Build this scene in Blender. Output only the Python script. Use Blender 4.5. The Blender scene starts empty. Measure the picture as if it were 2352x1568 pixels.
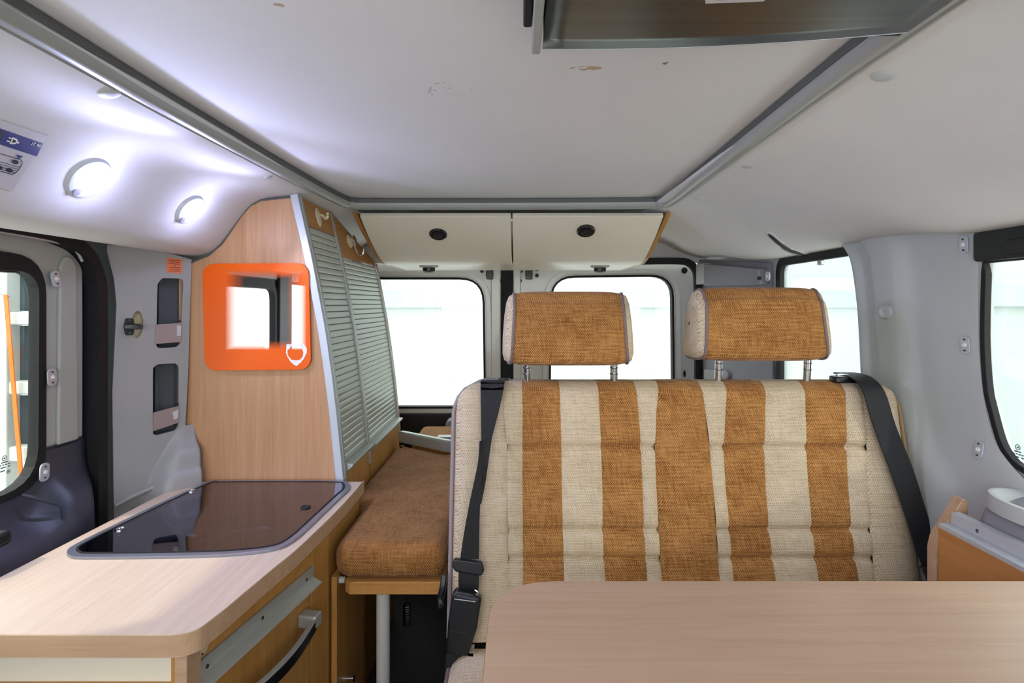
import bpy, bmesh, math, random
from mathutils import Vector, Matrix
from mathutils.geometry import tessellate_polygon
from mathutils.bvhtree import BVHTree

random.seed(7)
SC = bpy.context.scene
COL = SC.collection

# ------------------------------------------------------------------ camera
F, CX, CY, CZ = 1250.0, 1190.0, 700.0, 1.25      # focal length and optical axis in photo pixels, eye height
cam_d = bpy.data.cameras.new('camera')
cam = bpy.data.objects.new('camera', cam_d)
COL.objects.link(cam)
cam.location = (0, 0, CZ)
cam.rotation_euler = (math.pi / 2, 0, 0)
cam_d.sensor_width = 36
cam_d.lens = F * 36 / 2352
cam_d.shift_x = -(CX - 1176) / 2352
cam_d.shift_y = -(784 - CY) / 2352
cam_d.clip_start = 0.02
SC.camera = cam

# ------------------------------------------------------------------ world, lamps of the hall, exposure
w = bpy.data.worlds.new('hall_daylight')
SC.world = w
w.use_nodes = True
w.node_tree.nodes['Background'].inputs[0].default_value = (0.95, 0.97, 0.985, 1)
w.node_tree.nodes['Background'].inputs[1].default_value = 2.0


def area_lamp(name, loc, target, size, power, color):
    d = bpy.data.lights.new(name, 'AREA')
    d.shape = 'DISK'
    d.size = size
    d.energy = power
    d.color = color
    o = bpy.data.objects.new(name, d)
    COL.objects.link(o)
    o.location = loc
    o.rotation_euler = (Vector(target) - Vector(loc)).to_track_quat('-Z', 'Y').to_euler()
    return o


# hall floodlights that stand outside the van
area_lamp('hall_floodlight', (-3.0, -0.06, 3.5), (-0.65, 0.85, 0.8), 0.12, 42, (1.0, 0.88, 0.66))
area_lamp('hall_floodlight', (2.6, -1.15, 1.6), (0.8, 1.1, 0.95), 0.15, 12, (1.0, 0.92, 0.70))

vs = SC.view_settings
vs.view_transform = 'Standard'
vs.look = 'None'
vs.gamma = 1.0
vs.exposure = 1.0
vs.use_curve_mapping = False


# ------------------------------------------------------------------ helpers: pixels and frames
def P(px, py, d):
    return Vector(((px - CX) / F * d, d, CZ - (py - CY) / F * d))


class Frame:
    def __init__(s, o, u, v):
        s.o, s.u, s.v = Vector(o), Vector(u).normalized(), Vector(v).normalized()
        s.n = s.u.cross(s.v).normalized()

    def pt(s, a, b, c=0.0):
        return s.o + s.u * a + s.v * b + s.n * c

    def px(s, x, y):
        """where the line of sight through a photo pixel meets this plane"""
        e = Vector((0, 0, CZ))
        r = Vector(((x - CX) / F, 1.0, -(y - CY) / F))
        t = (s.o - e).dot(s.n) / r.dot(s.n)
        q = e + r * t - s.o
        return (q.dot(s.u), q.dot(s.v))

    def pxs(s, pts):
        return [s.px(*p) for p in pts]


def front(y):
    return Frame((0, y, 0), (1, 0, 0), (0, 0, 1))          # faces the camera side (-y)


def flat(z):
    return Frame((0, 0, z), (1, 0, 0), (0, 1, 0))          # faces up


def leftw(x):
    return Frame((x, 0, 0), (0, 1, 0), (0, 0, 1))          # faces +x, a = y, b = z


def rightw(x):
    return Frame((x, 0, 0), (0, -1, 0), (0, 0, 1))         # faces -x, a = -y, b = z


def catmull(pts, n, closed=False):
    pts = [Vector(p) for p in pts]
    m = len(pts)
    out = []
    segs = m if closed else m - 1
    for i in range(segs):
        if closed:
            a, b, c, d = pts[(i - 1) % m], pts[i], pts[(i + 1) % m], pts[(i + 2) % m]
        else:
            a, b, c, d = pts[max(i - 1, 0)], pts[i], pts[i + 1], pts[min(i + 2, m - 1)]
        for k in range(n):
            t = k / n
            out.append(0.5 * ((2 * b) + (c - a) * t + (2 * a - 5 * b + 4 * c - d) * t * t + (3 * b - a - 3 * c + d) * t ** 3))
    if not closed:
        out.append(pts[-1])
    return out


def interp(xs, ys, x):
    if x <= xs[0]:
        return ys[0]
    for i in range(len(xs) - 1):
        if x <= xs[i + 1]:
            t = (x - xs[i]) / (xs[i + 1] - xs[i])
            return ys[i] + (ys[i + 1] - ys[i]) * t
    return ys[-1]


def rpoly(pts, r, seg=6):
    """round the corners of a 2-D polygon; r one radius or one per corner"""
    n = len(pts)
    rs = r if isinstance(r, (list, tuple)) else [r] * n
    out = []
    for i in range(n):
        p0, p1, p2 = Vector(pts[i - 1]), Vector(pts[i]), Vector(pts[(i + 1) % n])
        a, b = (p0 - p1), (p2 - p1)
        la, lb = a.length, b.length
        if rs[i] <= 0 or la < 1e-9 or lb < 1e-9:
            out.append(tuple(p1))
            continue
        a /= la
        b /= lb
        ang = math.acos(max(-1, min(1, a.dot(b))))
        if ang > math.pi - 0.02:
            out.append(tuple(p1))
            continue
        t = min(rs[i] / math.tan(ang / 2), la * 0.49, lb * 0.49)
        q0, q2 = p1 + a * t, p1 + b * t
        for k in range(seg + 1):
            s = k / seg
            q = q0 * (1 - s) ** 2 + p1 * 2 * s * (1 - s) + q2 * s * s
            out.append(tuple(q))
    return out


def rect(x0, y0, x1, y1, r=0.0, seg=6):
    p = [(x0, y0), (x1, y0), (x1, y1), (x0, y1)]
    return rpoly(p, r, seg) if r else p


def ellipse(cx, cy, rx, ry, n=24, rot=0.0):
    c, s = math.cos(rot), math.sin(rot)
    return [(cx + rx * math.cos(t) * c - ry * math.sin(t) * s, cy + rx * math.cos(t) * s + ry * math.sin(t) * c)
            for t in [2 * math.pi * k / n for k in range(n)]]


def offset_poly(poly, d):
    n = len(poly)
    out = []
    area = sum(poly[i - 1][0] * poly[i][1] - poly[i][0] * poly[i - 1][1] for i in range(n))
    sg = 1 if area > 0 else -1
    for i in range(n):
        p0, p1, p2 = Vector(poly[i - 1]), Vector(poly[i]), Vector(poly[(i + 1) % n])
        t = (p2 - p0)
        if t.length < 1e-9:
            out.append(tuple(p1))
            continue
        t.normalize()
        nn = Vector((t.y, -t.x)) * sg
        out.append(tuple(p1 + nn * d))
    return out


# ------------------------------------------------------------------ helpers: meshes
class MB:
    def __init__(s):
        s.v, s.f = [], []

    def _add(s, vs, fs):
        o = len(s.v)
        s.v += [tuple(p) for p in vs]
        s.f += [tuple(i + o for i in f) for f in fs]
        return s

    def box(s, x0, x1, y0, y1, z0, z1):
        return s._add([(x0, y0, z0), (x1, y0, z0), (x1, y1, z0), (x0, y1, z0), (x0, y0, z1), (x1, y0, z1), (x1, y1, z1), (x0, y1, z1)],
                      [(0, 3, 2, 1), (4, 5, 6, 7), (0, 1, 5, 4), (1, 2, 6, 5), (2, 3, 7, 6), (3, 0, 4, 7)])

    def fbox(s, fr, a0, a1, b0, b1, c0, c1):
        vs = [fr.pt(a, b, c) for c in (c0, c1) for a, b in ((a0, b0), (a1, b0), (a1, b1), (a0, b1))]
        return s._add(vs, [(0, 3, 2, 1), (4, 5, 6, 7), (0, 1, 5, 4), (1, 2, 6, 5), (2, 3, 7, 6), (3, 0, 4, 7)])

    def grid(s, rows, cu=False, cv=False):
        nr, nc = len(rows), len(rows[0])
        vs = [p for r in rows for p in r]
        fs = []
        for i in range(nr if cv else nr - 1):
            for j in range(nc if cu else nc - 1):
                i2, j2 = (i + 1) % nr, (j + 1) % nc
                fs.append((i * nc + j, i * nc + j2, i2 * nc + j2, i2 * nc + j))
        return s._add(vs, fs)

    def prism(s, outline, holes, fr, c0, c1):
        loops = [[Vector((p[0], p[1], 0)) for p in outline]] + [[Vector((p[0], p[1], 0)) for p in h] for h in holes]
        flatp = [p for l in loops for p in l]
        tris = tessellate_polygon(loops) if holes else [tuple(range(len(flatp)))]
        n = len(flatp)
        vs = [fr.pt(p.x, p.y, c0) for p in flatp] + [fr.pt(p.x, p.y, c1) for p in flatp]
        fs = []
        for t in tris:
            fs.append(tuple(reversed(t)))
            fs.append(tuple(i + n for i in t))
        o = 0
        for l in loops:
            m = len(l)
            for k in range(m):
                a, b = o + k, o + (k + 1) % m
                fs.append((a, b, b + n, a + n))
            o += m
        return s._add(vs, fs)

    def sweep(s, path, prof, up=(0, 0, 1), closed=False, scales=None, cap=True):
        """prof: 2-D points (side, up)"""
        path = [Vector(p) for p in path]
        n = len(path)
        up = Vector(up)
        rows = []
        for i, p in enumerate(path):
            if closed:
                t = path[(i + 1) % n] - path[i - 1]
            else:
                t = path[min(i + 1, n - 1)] - path[max(i - 1, 0)]
            t.normalize()
            side = t.cross(up)
            if side.length < 1e-4:
                side = t.cross(Vector((0.3, 1, 0.1)))
            side.normalize()
            u2 = side.cross(t).normalized()
            k = scales[i] if scales else 1.0
            rows.append([p + side * (a * k) + u2 * (b * k) for a, b in prof])
        o = len(s.v)
        s.grid(rows, cu=True, cv=closed)
        if cap and not closed:
            m = len(prof)
            s.f.append(tuple(o + j for j in range(m))[::-1])
            s.f.append(tuple(o + (n - 1) * m + j for j in range(m)))
        return s

    def tube(s, path, r, seg=8, closed=False, scales=None):
        prof = [(r * math.cos(2 * math.pi * k / seg), r * math.sin(2 * math.pi * k / seg)) for k in range(seg)]
        return s.sweep(path, prof, (0.02, 0.03, 1) if True else None, closed, scales)

    def cyl(s, p0, p1, r0, r1=None, seg=20):
        p0, p1 = Vector(p0), Vector(p1)
        r1 = r0 if r1 is None else r1
        ax = (p1 - p0).normalized()
        a = ax.orthogonal().normalized()
        b = ax.cross(a)
        rows = [[p + (a * math.cos(2 * math.pi * k / seg) + b * math.sin(2 * math.pi * k / seg)) * r for k in range(seg)]
                for p, r in ((p0, r0), (p1, r1))]
        o = len(s.v)
        s.grid(rows, cu=True)
        s.f.append(tuple(o + k for k in range(seg))[::-1])
        s.f.append(tuple(o + seg + k for k in range(seg)))
        return s

    def lathe(s, fr, prof, seg=28, sx=1.0, sy=1.0):
        """prof: (radius, height along the frame normal)"""
        rows = [[fr.pt(r * sx * math.cos(2 * math.pi * k / seg), r * sy * math.sin(2 * math.pi * k / seg), h) for k in range(seg)]
                for r, h in prof]
        o = len(s.v)
        s.grid(rows, cu=True)
        s.f.append(tuple(o + k for k in range(seg))[::-1])
        e = o + (len(prof) - 1) * seg
        s.f.append(tuple(e + k for k in range(seg)))
        return s

    def build(s, name, mat, parent=None, smooth=35, bevel=0, bseg=2, subsurf=0, solid=0, recalc=True):
        me = bpy.data.meshes.new(name)
        me.from_pydata(s.v, [], s.f)
        bm = bmesh.new()
        bm.from_mesh(me)
        bmesh.ops.remove_doubles(bm, verts=bm.verts, dist=1e-6)
        if recalc:
            bmesh.ops.recalc_face_normals(bm, faces=bm.faces)
        bm.to_mesh(me)
        bm.free()
        if smooth:
            for p in me.polygons:
                p.use_smooth = True
            me.set_sharp_from_angle(angle=math.radians(smooth))
        me.materials.append(M[mat] if isinstance(mat, str) else mat)
        o = bpy.data.objects.new(name, me)
        COL.objects.link(o)
        if solid:
            md = o.modifiers.new('thickness', 'SOLIDIFY')
            md.thickness = solid
            md.offset = 0
        if bevel:
            md = o.modifiers.new('bevel', 'BEVEL')
            md.width = bevel
            md.segments = bseg
            md.limit_method = 'ANGLE'
            md.angle_limit = math.radians(40)
            md.harden_normals = bool(smooth)
        if subsurf:
            md = o.modifiers.new('subsurf', 'SUBSURF')
            md.levels = subsurf
            md.render_levels = subsurf
        if parent is not None:
            attach(o, parent)
        return o


WORLD = {}


def attach(o, parent):
    o.parent = parent
    base = WORLD.get(parent.name, Vector((0, 0, 0)))
    o.matrix_parent_inverse = Matrix.Translation(-base)
    WORLD[o.name] = Vector((0, 0, 0))


def tag(o, label=None, cat=None, group=None, kind=None):
    if label:
        o['label'] = label
    if cat:
        o['category'] = cat
    if group:
        o['group'] = group
    if kind:
        o['kind'] = kind
    return o


def thing(name, loc, label, cat, group=None):
    o = bpy.data.objects.new(name, None)
    COL.objects.link(o)
    o.location = loc
    o.empty_display_size = 0.05
    WORLD[o.name] = Vector(loc)
    return tag(o, label, cat, group)


def struct(o, label=None, cat=None):
    return tag(o, label, cat, None, 'structure')


def plate(name, mat, fr, outline, holes=(), c0=-0.01, c1=0.0, parent=None, bevel=0.0, bseg=2, smooth=35):
    smooth = 0 if len(holes) else smooth
    return MB().prism(outline, list(holes), fr, c0, c1).build(name, mat, parent, bevel=bevel, bseg=bseg, smooth=smooth)


def text_plate(name, s, mat, fr, a, b, size, parent, rot=0.0, c=0.0003, depth=0.0002):
    cu = bpy.data.curves.new(name, 'FONT')
    cu.body = s
    cu.size = size
    cu.extrude = depth
    cu.align_x = 'CENTER'
    cu.align_y = 'CENTER'
    t = bpy.data.objects.new(name, cu)
    me0 = t.to_mesh()
    mb = MB()
    cr, sr = math.cos(rot), math.sin(rot)
    mb._add([fr.pt(a + v.co.x * cr - v.co.y * sr, b + v.co.x * sr + v.co.y * cr, c + v.co.z) for v in me0.vertices],
            [tuple(p.vertices) for p in me0.polygons])
    t.to_mesh_clear()
    bpy.data.objects.remove(t)
    return mb.build(name, mat, parent, smooth=0)


# ------------------------------------------------------------------ materials
M = {}


def lin(h):
    if isinstance(h, (tuple, list)):
        return tuple(h) + (1,)
    h = h.lstrip('#')
    c = [int(h[i:i + 2], 16) / 255 for i in (0, 2, 4)]
    return tuple([x / 12.92 if x <= 0.04045 else ((x + 0.055) / 1.055) ** 2.4 for x in c] + [1])


def new_mat(name):
    m = bpy.data.materials.new(name)
    m.use_nodes = True
    nt = m.node_tree
    b = nt.nodes['Principled BSDF']
    M[name] = m
    return m, nt, b


def N(nt, t, **kw):
    n = nt.nodes.new(t)
    for k, v in kw.items():
        if k in n.inputs:
            n.inputs[k].default_value = v
        else:
            setattr(n, k, v)
    return n


def coords(nt, scale=(1, 1, 1), loc=(0, 0, 0)):
    tc = N(nt, 'ShaderNodeTexCoord')
    mp = N(nt, 'ShaderNodeMapping')
    mp.inputs['Scale'].default_value = scale
    mp.inputs['Location'].default_value = loc
    nt.links.new(tc.outputs['Object'], mp.inputs['Vector'])
    return mp.outputs['Vector']


def plain(name, color, rough=0.5, metal=0.0, vary=0.06, vscale=6.0, bump=0.0, bscale=400.0, coat=0.0, spec=0.5, stretch=(1, 1, 1), aniso=0.0):
    m, nt, b = new_mat(name)
    c = lin(color)
    b.inputs['Roughness'].default_value = rough
    b.inputs['Metallic'].default_value = metal
    b.inputs['Specular IOR Level'].default_value = spec
    b.inputs['Coat Weight'].default_value = coat
    if aniso:
        b.inputs['Anisotropic'].default_value = aniso
    nz = N(nt, 'ShaderNodeTexNoise', Scale=vscale, Detail=5.0)
    nt.links.new(coords(nt, stretch), nz.inputs['Vector'])
    rp = N(nt, 'ShaderNodeValToRGB')
    rp.color_ramp.elements[0].position = 0.3
    rp.color_ramp.elements[1].position = 0.7
    rp.color_ramp.elements[0].color = tuple(max(0, x * (1 - vary)) for x in c[:3]) + (1,)
    rp.color_ramp.elements[1].color = tuple(min(1, x * (1 + vary)) for x in c[:3]) + (1,)
    nt.links.new(nz.outputs['Fac'], rp.inputs['Fac'])
    nt.links.new(rp.outputs['Color'], b.inputs['Base Color'])
    if bump:
        n2 = N(nt, 'ShaderNodeTexNoise', Scale=bscale, Detail=2.0)
        nt.links.new(coords(nt, stretch), n2.inputs['Vector'])
        bp = N(nt, 'ShaderNodeBump', Strength=bump, Distance=0.001)
        nt.links.new(n2.outputs['Fac'], bp.inputs['Height'])
        nt.links.new(bp.outputs['Normal'], b.inputs['Normal'])
    return m


def wood(name, c1, c2, axis='z', rough=0.42, s=1.0):
    m, nt, b = new_mat(name)
    b.inputs['Roughness'].default_value = rough
    long, cross = 2.2 * s, 60 * s
    sc = {'x': (long, cross, cross), 'y': (cross, long, cross), 'z': (cross, cross, long)}[axis]
    sc2 = tuple(k * 5 for k in sc)
    n1 = N(nt, 'ShaderNodeTexNoise', Scale=1.0, Detail=6.0, Roughness=0.6, Distortion=0.6)
    n2 = N(nt, 'ShaderNodeTexNoise', Scale=1.0, Detail=3.0)
    nt.links.new(coords(nt, sc), n1.inputs['Vector'])
    nt.links.new(coords(nt, sc2), n2.inputs['Vector'])
    mx = N(nt, 'ShaderNodeMath', operation='MULTIPLY_ADD')
    nt.links.new(n2.outputs['Fac'], mx.inputs[0])
    mx.inputs[1].default_value = 0.45
    nt.links.new(n1.outputs['Fac'], mx.inputs[2])
    rp = N(nt, 'ShaderNodeValToRGB')
    rp.color_ramp.elements[0].position = 0.45
    rp.color_ramp.elements[1].position = 1.0
    rp.color_ramp.elements[0].color = lin(c1)
    rp.color_ramp.elements[1].color = lin(c2)
    nt.links.new(mx.outputs[0], rp.inputs['Fac'])
    nt.links.new(rp.outputs['Color'], b.inputs['Base Color'])
    bp = N(nt, 'ShaderNodeBump', Strength=0.05, Distance=0.001)
    nt.links.new(n2.outputs['Fac'], bp.inputs['Height'])
    nt.links.new(bp.outputs['Normal'], b.inputs['Normal'])
    return m


def fabric(name, light, mid, dark, cellx=0.0043, celly=0.0031, streak=0.25, bump=0.5, ymul=0.3, wx=0.62):
    """coarse woven cloth: staggered yarn cells, dark pinholes between them, streaky yarn colours"""
    m, nt, b = new_mat(name)
    b.inputs['Roughness'].default_value = 0.9
    b.inputs['Specular IOR Level'].default_value = 0.2
    b.inputs['Sheen Weight'].default_value = 0.1
    L = nt.links.new

    def math_(op, a, c=None, d=None):
        n = N(nt, 'ShaderNodeMath', operation=op)
        for k, v in enumerate((a, c, d)):
            if v is None:
                continue
            if isinstance(v, (int, float)):
                n.inputs[k].default_value = v
            else:
                L(v, n.inputs[k])
        return n.outputs[0]
    tc = N(nt, 'ShaderNodeTexCoord')
    sp = N(nt, 'ShaderNodeSeparateXYZ')
    L(tc.outputs['Object'], sp.inputs[0])
    X = math_('MULTIPLY_ADD', sp.outputs['Y'], 0.8 if ymul < 0.9 else 0.0, sp.outputs['X'])
    Y = math_('MULTIPLY_ADD', sp.outputs['Y'], ymul, sp.outputs['Z'])
    uv = N(nt, 'ShaderNodeCombineXYZ')
    L(X, uv.inputs['X'])
    L(Y, uv.inputs['Y'])
    nz = N(nt, 'ShaderNodeTexNoise', Scale=35.0, Detail=3.0)
    L(uv.outputs[0], nz.inputs['Vector'])
    sx = N(nt, 'ShaderNodeSeparateXYZ')
    L(nz.outputs['Color'], sx.inputs[0])
    X2 = math_('MULTIPLY_ADD', sx.outputs['X'], 0.006, X)
    Y2 = math_('MULTIPLY_ADD', sx.outputs['Y'], 0.004, Y)
    row = math_('DIVIDE', Y2, celly)
    half = math_('MULTIPLY', math_('FLOOR', row), 0.5)
    u = math_('ADD', math_('DIVIDE', X2, cellx), half)
    a_ = math_('ABSOLUTE', math_('SINE', math_('MULTIPLY', u, math.pi)))
    b_ = math_('ABSOLUTE', math_('SINE', math_('MULTIPLY', row, math.pi)))
    h = math_('MULTIPLY_ADD', b_, 1 - wx, math_('MULTIPLY', math_('POWER', a_, 0.6), wx))
    rp = N(nt, 'ShaderNodeValToRGB')
    el = rp.color_ramp.elements
    el[0].position, el[0].color = 0.26, lin(dark)
    el[1].position, el[1].color = 0.96, lin(light)
    e = el.new(0.66)
    e.color = lin(mid)
    # irregular yarn: shift the weave value before colouring it
    val = h
    for sc, k in (((26, 330, 1), streak), ((330, 26, 1), streak), ((14, 14, 1), streak * 0.7)):
        mp = N(nt, 'ShaderNodeMapping')
        mp.inputs['Scale'].default_value = sc
        L(uv.outputs[0], mp.inputs['Vector'])
        n1 = N(nt, 'ShaderNodeTexNoise', Scale=1.0, Detail=4.0, Roughness=0.65)
        L(mp.outputs[0], n1.inputs['Vector'])
        val = math_('MULTIPLY_ADD', math_('SUBTRACT', n1.outputs['Fac'], 0.5), k * 2.2, val)
    L(val, rp.inputs['Fac'])
    L(rp.outputs['Color'], b.inputs['Base Color'])
    bp = N(nt, 'ShaderNodeBump', Strength=bump, Distance=0.0008)
    L(h, bp.inputs['Height'])
    L(bp.outputs['Normal'], b.inputs['Normal'])
    return m


def glass(name, tint=(0.95, 0.985, 0.975), grey=(1, 1, 1), f0=0.04, f1=0.75, power=4.0, rough=0.01):
    """thin pane: clear straight through, more mirror-like at a glancing angle"""
    m, nt, b = new_mat(name)
    nt.nodes.remove(b)
    out = nt.nodes['Material Output']
    tr = N(nt, 'ShaderNodeBsdfTransparent')
    tr.inputs['Color'].default_value = tuple(tint) + (1,)
    gl = N(nt, 'ShaderNodeBsdfGlossy')
    gl.inputs['Roughness'].default_value = rough
    gl.inputs['Color'].default_value = tuple(grey) + (1,)
    lw_ = N(nt, 'ShaderNodeLayerWeight')
    lw_.inputs['Blend'].default_value = 0.5
    pw = N(nt, 'ShaderNodeMath', operation='POWER')
    pw.inputs[1].default_value = power
    nt.links.new(lw_.outputs['Facing'], pw.inputs[0])
    ma = N(nt, 'ShaderNodeMath', operation='MULTIPLY_ADD')
    ma.inputs[1].default_value = f1
    ma.inputs[2].default_value = f0
    nt.links.new(pw.outputs[0], ma.inputs[0])
    mx = N(nt, 'ShaderNodeMixShader')
    nt.links.new(ma.outputs[0], mx.inputs['Fac'])
    nt.links.new(tr.outputs[0], mx.inputs[1])
    nt.links.new(gl.outputs[0], mx.inputs[2])
    nt.links.new(mx.outputs[0], out.inputs['Surface'])
    return m


def emit(name, color, strength):
    m, nt, b = new_mat(name)
    b.inputs['Base Color'].default_value = lin(color)
    b.inputs['Emission Color'].default_value = lin(color)
    b.inputs['Emission Strength'].default_value = strength
    return m


def ceiling_mat():
    """off-white board with a few brown scuffs"""
    m = plain('ceiling_board', '#dedee0', 0.75, vary=0.03, vscale=3, bump=0.12, bscale=900)
    nt = m.node_tree
    b = nt.nodes['Principled BSDF']
    src = b.inputs['Base Color'].links[0].from_socket
    tc = N(nt, 'ShaderNodeTexCoord')
    nz = N(nt, 'ShaderNodeTexNoise', Scale=90.0, Detail=4.0)
    nt.links.new(tc.outputs['Object'], nz.inputs['Vector'])
    col = src
    fr = flat(1.565)
    for (px, py, rx, ry, c, thr) in ((1345, 150, 0.022, 0.0065, '#a98f6a', 0.5), (1530, 142, 0.006, 0.004, '#55504c', 0.6),
                                     (1030, 200, 0.035, 0.03, '#b5ada2', 0.62), (640, 5, 0.006, 0.004, '#a98f6a', 0.5)):
        a, bb = fr.px(px, py)
        mp = N(nt, 'ShaderNodeMapping')
        mp.vector_type = 'POINT'
        mp.inputs['Scale'].default_value = (1 / rx, 1 / ry, 0)
        mp.inputs['Location'].default_value = (-a / rx, -bb / ry, 0)
        nt.links.new(tc.outputs['Object'], mp.inputs['Vector'])
        ln = N(nt, 'ShaderNodeVectorMath', operation='LENGTH')
        nt.links.new(mp.outputs[0], ln.inputs[0])
        lt = N(nt, 'ShaderNodeMath', operation='LESS_THAN')
        lt.inputs[1].default_value = 1.0
        nt.links.new(ln.outputs['Value'], lt.inputs[0])
        gt = N(nt, 'ShaderNodeMath', operation='GREATER_THAN')
        gt.inputs[1].default_value = thr
        nt.links.new(nz.outputs['Fac'], gt.inputs[0])
        mu = N(nt, 'ShaderNodeMath', operation='MULTIPLY')
        nt.links.new(lt.outputs[0], mu.inputs[0])
        nt.links.new(gt.outputs[0], mu.inputs[1])
        k = N(nt, 'ShaderNodeMath', operation='MULTIPLY')
        k.inputs[1].default_value = 0.8
        nt.links.new(mu.outputs[0], k.inputs[0])
        mx = N(nt, 'ShaderNodeMix', data_type='RGBA')
        nt.links.new(k.outputs[0], mx.inputs['Factor'])
        nt.links.new(col, mx.inputs['A'])
        mx.inputs['B'].default_value = lin(c)
        col = mx.outputs['Result']
    nt.links.new(col, b.inputs['Base Color'])


ceiling_mat()
plain('headliner', '#d6d5d5', 0.8, vary=0.03, vscale=5, bump=0.25, bscale=700)
plain('rail_grey', '#9da09d', 0.4, vary=0.05)
plain('rail_dark', '#565958', 0.5)
plain('plastic_grey', '#a09f9f', 0.5, vary=0.04, bump=0.2, bscale=1200)
plain('plastic_light', '#aeb1ac', 0.5, vary=0.03, bump=0.2, bscale=1200)
plain('plastic_lightgrey', '#b9bdbd', 0.5, vary=0.03, bump=0.2, bscale=1200)
plain('plastic_lilac', '#8b8a92', 0.5, vary=0.04, bump=0.2, bscale=1200)
plain('plastic_navy', '#383c4a', 0.36, vary=0.1, bump=0.3, bscale=900)
plain('pocket_dark', '#5b5f63', 0.5)
plain('rubber', '#0c0d11', 0.7, vary=0.15)
plain('black_plastic', '#101116', 0.32, vary=0.1)
plain('body_paint', '#d9dbd6', 0.22, vary=0.02, coat=0.3)
plain('outer_body', '#8d8f8f', 0.6)
plain('dark_trim', '#17191a', 0.55)
plain('floor_vinyl', '#1b1a19', 0.6, vary=0.2, vscale=30)
plain('locker_cream', '#ebe5d2', 0.3, vary=0.02, bump=0.05)
plain('laminate_white', '#e3dac8', 0.4, vary=0.02)
plain('aluminium', '#b4b8b5', 0.36, 0.5, vary=0.04)
plain('aluminium_white', '#c3c8d2', 0.4, 0.35, vary=0.03)
plain('slat_alu', '#c3c7c0', 0.36, 0.35, vary=0.04, vscale=3)
plain('chrome', '#d8dadd', 0.12, 1.0, vary=0.02)
plain('steel_sheet', '#6c6e6c', 0.3, 1.0, vary=0.10, vscale=3, stretch=(1, 60, 1), aniso=0.6)
plain('dark_steel', '#55524c', 0.3, 1.0)
plain('hob_frame', '#8d91a0', 0.3, 0.6)
plain('sink_steel', '#6a6c70', 0.3, 0.9)
plain('belt_web', '#0c0d16', 0.5, vary=0.25, vscale=1, stretch=(300, 300, 4), bump=0.4, bscale=300)
plain('piping_mauve', '#7d6a68', 0.6)
plain('piping_tan', '#9c8058', 0.6)
plain('piping_lilac', '#9a8b92', 0.6)
plain('beige_shell', '#b4a88e', 0.9)
plain('hook_cream', '#d7c9a6', 0.3)
plain('label_white', '#c9c7cb', 0.4)
plain('label_blue', '#28357a', 0.4)
plain('label_ink', '#1e2233', 0.5)
plain('label_orange', '#ee7846', 0.5)
plain('mark_white', '#f0efe9', 0.4)
plain('etch', '#6e8580', 0.5)
plain('knob_grey', '#c7c5c2', 0.35)
plain('outside_white', '#c3c9c4', 0.5)
plain('outside_grey', '#3a464c', 0.4)
plain('strap_orange', '#f0701a', 0.6, vary=0.15, vscale=120)
plain('hall_ground', '#dcdbd8', 0.8)
plain('hall_band', '#b4c2c4', 0.8)
wood('wood_panel', '#b07f57', '#c89c76', 'z')
wood('wood_front', '#a8763a', '#c39150', 'z')
wood('wood_table', '#bd9c80', '#cbae94', 'x', s=1.2)
wood('wood_counter', '#cbb39e', '#dac7b4', 'y', s=1.4)
wood('wood_edge', '#b28f70', '#c5a589', 'x')
wood('wood_header', '#a9773f', '#bf8c50', 'y')
wood('wood_side', '#b0733c', '#c98d55', 'y')
wood('plywood', '#a8743a', '#cf9c5c', 'x', s=3)
fabric('fabric_orange', '#c8975c', '#9e6634', '#46260c', streak=0.34, cellx=0.0040, celly=0.0029)
fabric('fabric_beige', '#dccdb8', '#c9b599', '#8f795c', cellx=0.0038, celly=0.0032, streak=0.30, bump=0.3)
fabric('fabric_seat', '#dccdb8', '#c9b599', '#8f795c', cellx=0.0038, celly=0.0032, streak=0.30, bump=0.3, ymul=1.0)
fabric('fabric_brown', '#b3834c', '#8a5a2c', '#40240c', streak=0.34, ymul=1.0, cellx=0.0040, celly=0.0029)
glass('window_glass')


glass('smoked_glass', (0.40, 0.41, 0.50), (0.88, 0.86, 1.0), 0.07, 0.85, 3.2, 0.03)


def clear_plastic():
    m, nt, b = new_mat('clear_strip')
    nt.nodes.remove(b)
    out = nt.nodes['Material Output']
    tr = N(nt, 'ShaderNodeBsdfTransparent')
    tr.inputs['Color'].default_value = (0.8, 0.76, 0.78, 1)
    df = N(nt, 'ShaderNodeBsdfPrincipled')
    df.inputs['Base Color'].default_value = lin('#b49f9e')
    df.inputs['Roughness'].default_value = 0.25
    mx = N(nt, 'ShaderNodeMixShader')
    mx.inputs['Fac'].default_value = 0.7
    nt.links.new(tr.outputs[0], mx.inputs[1])
    nt.links.new(df.outputs[0], mx.inputs[2])
    nt.links.new(mx.outputs[0], out.inputs['Surface'])


clear_plastic()


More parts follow.
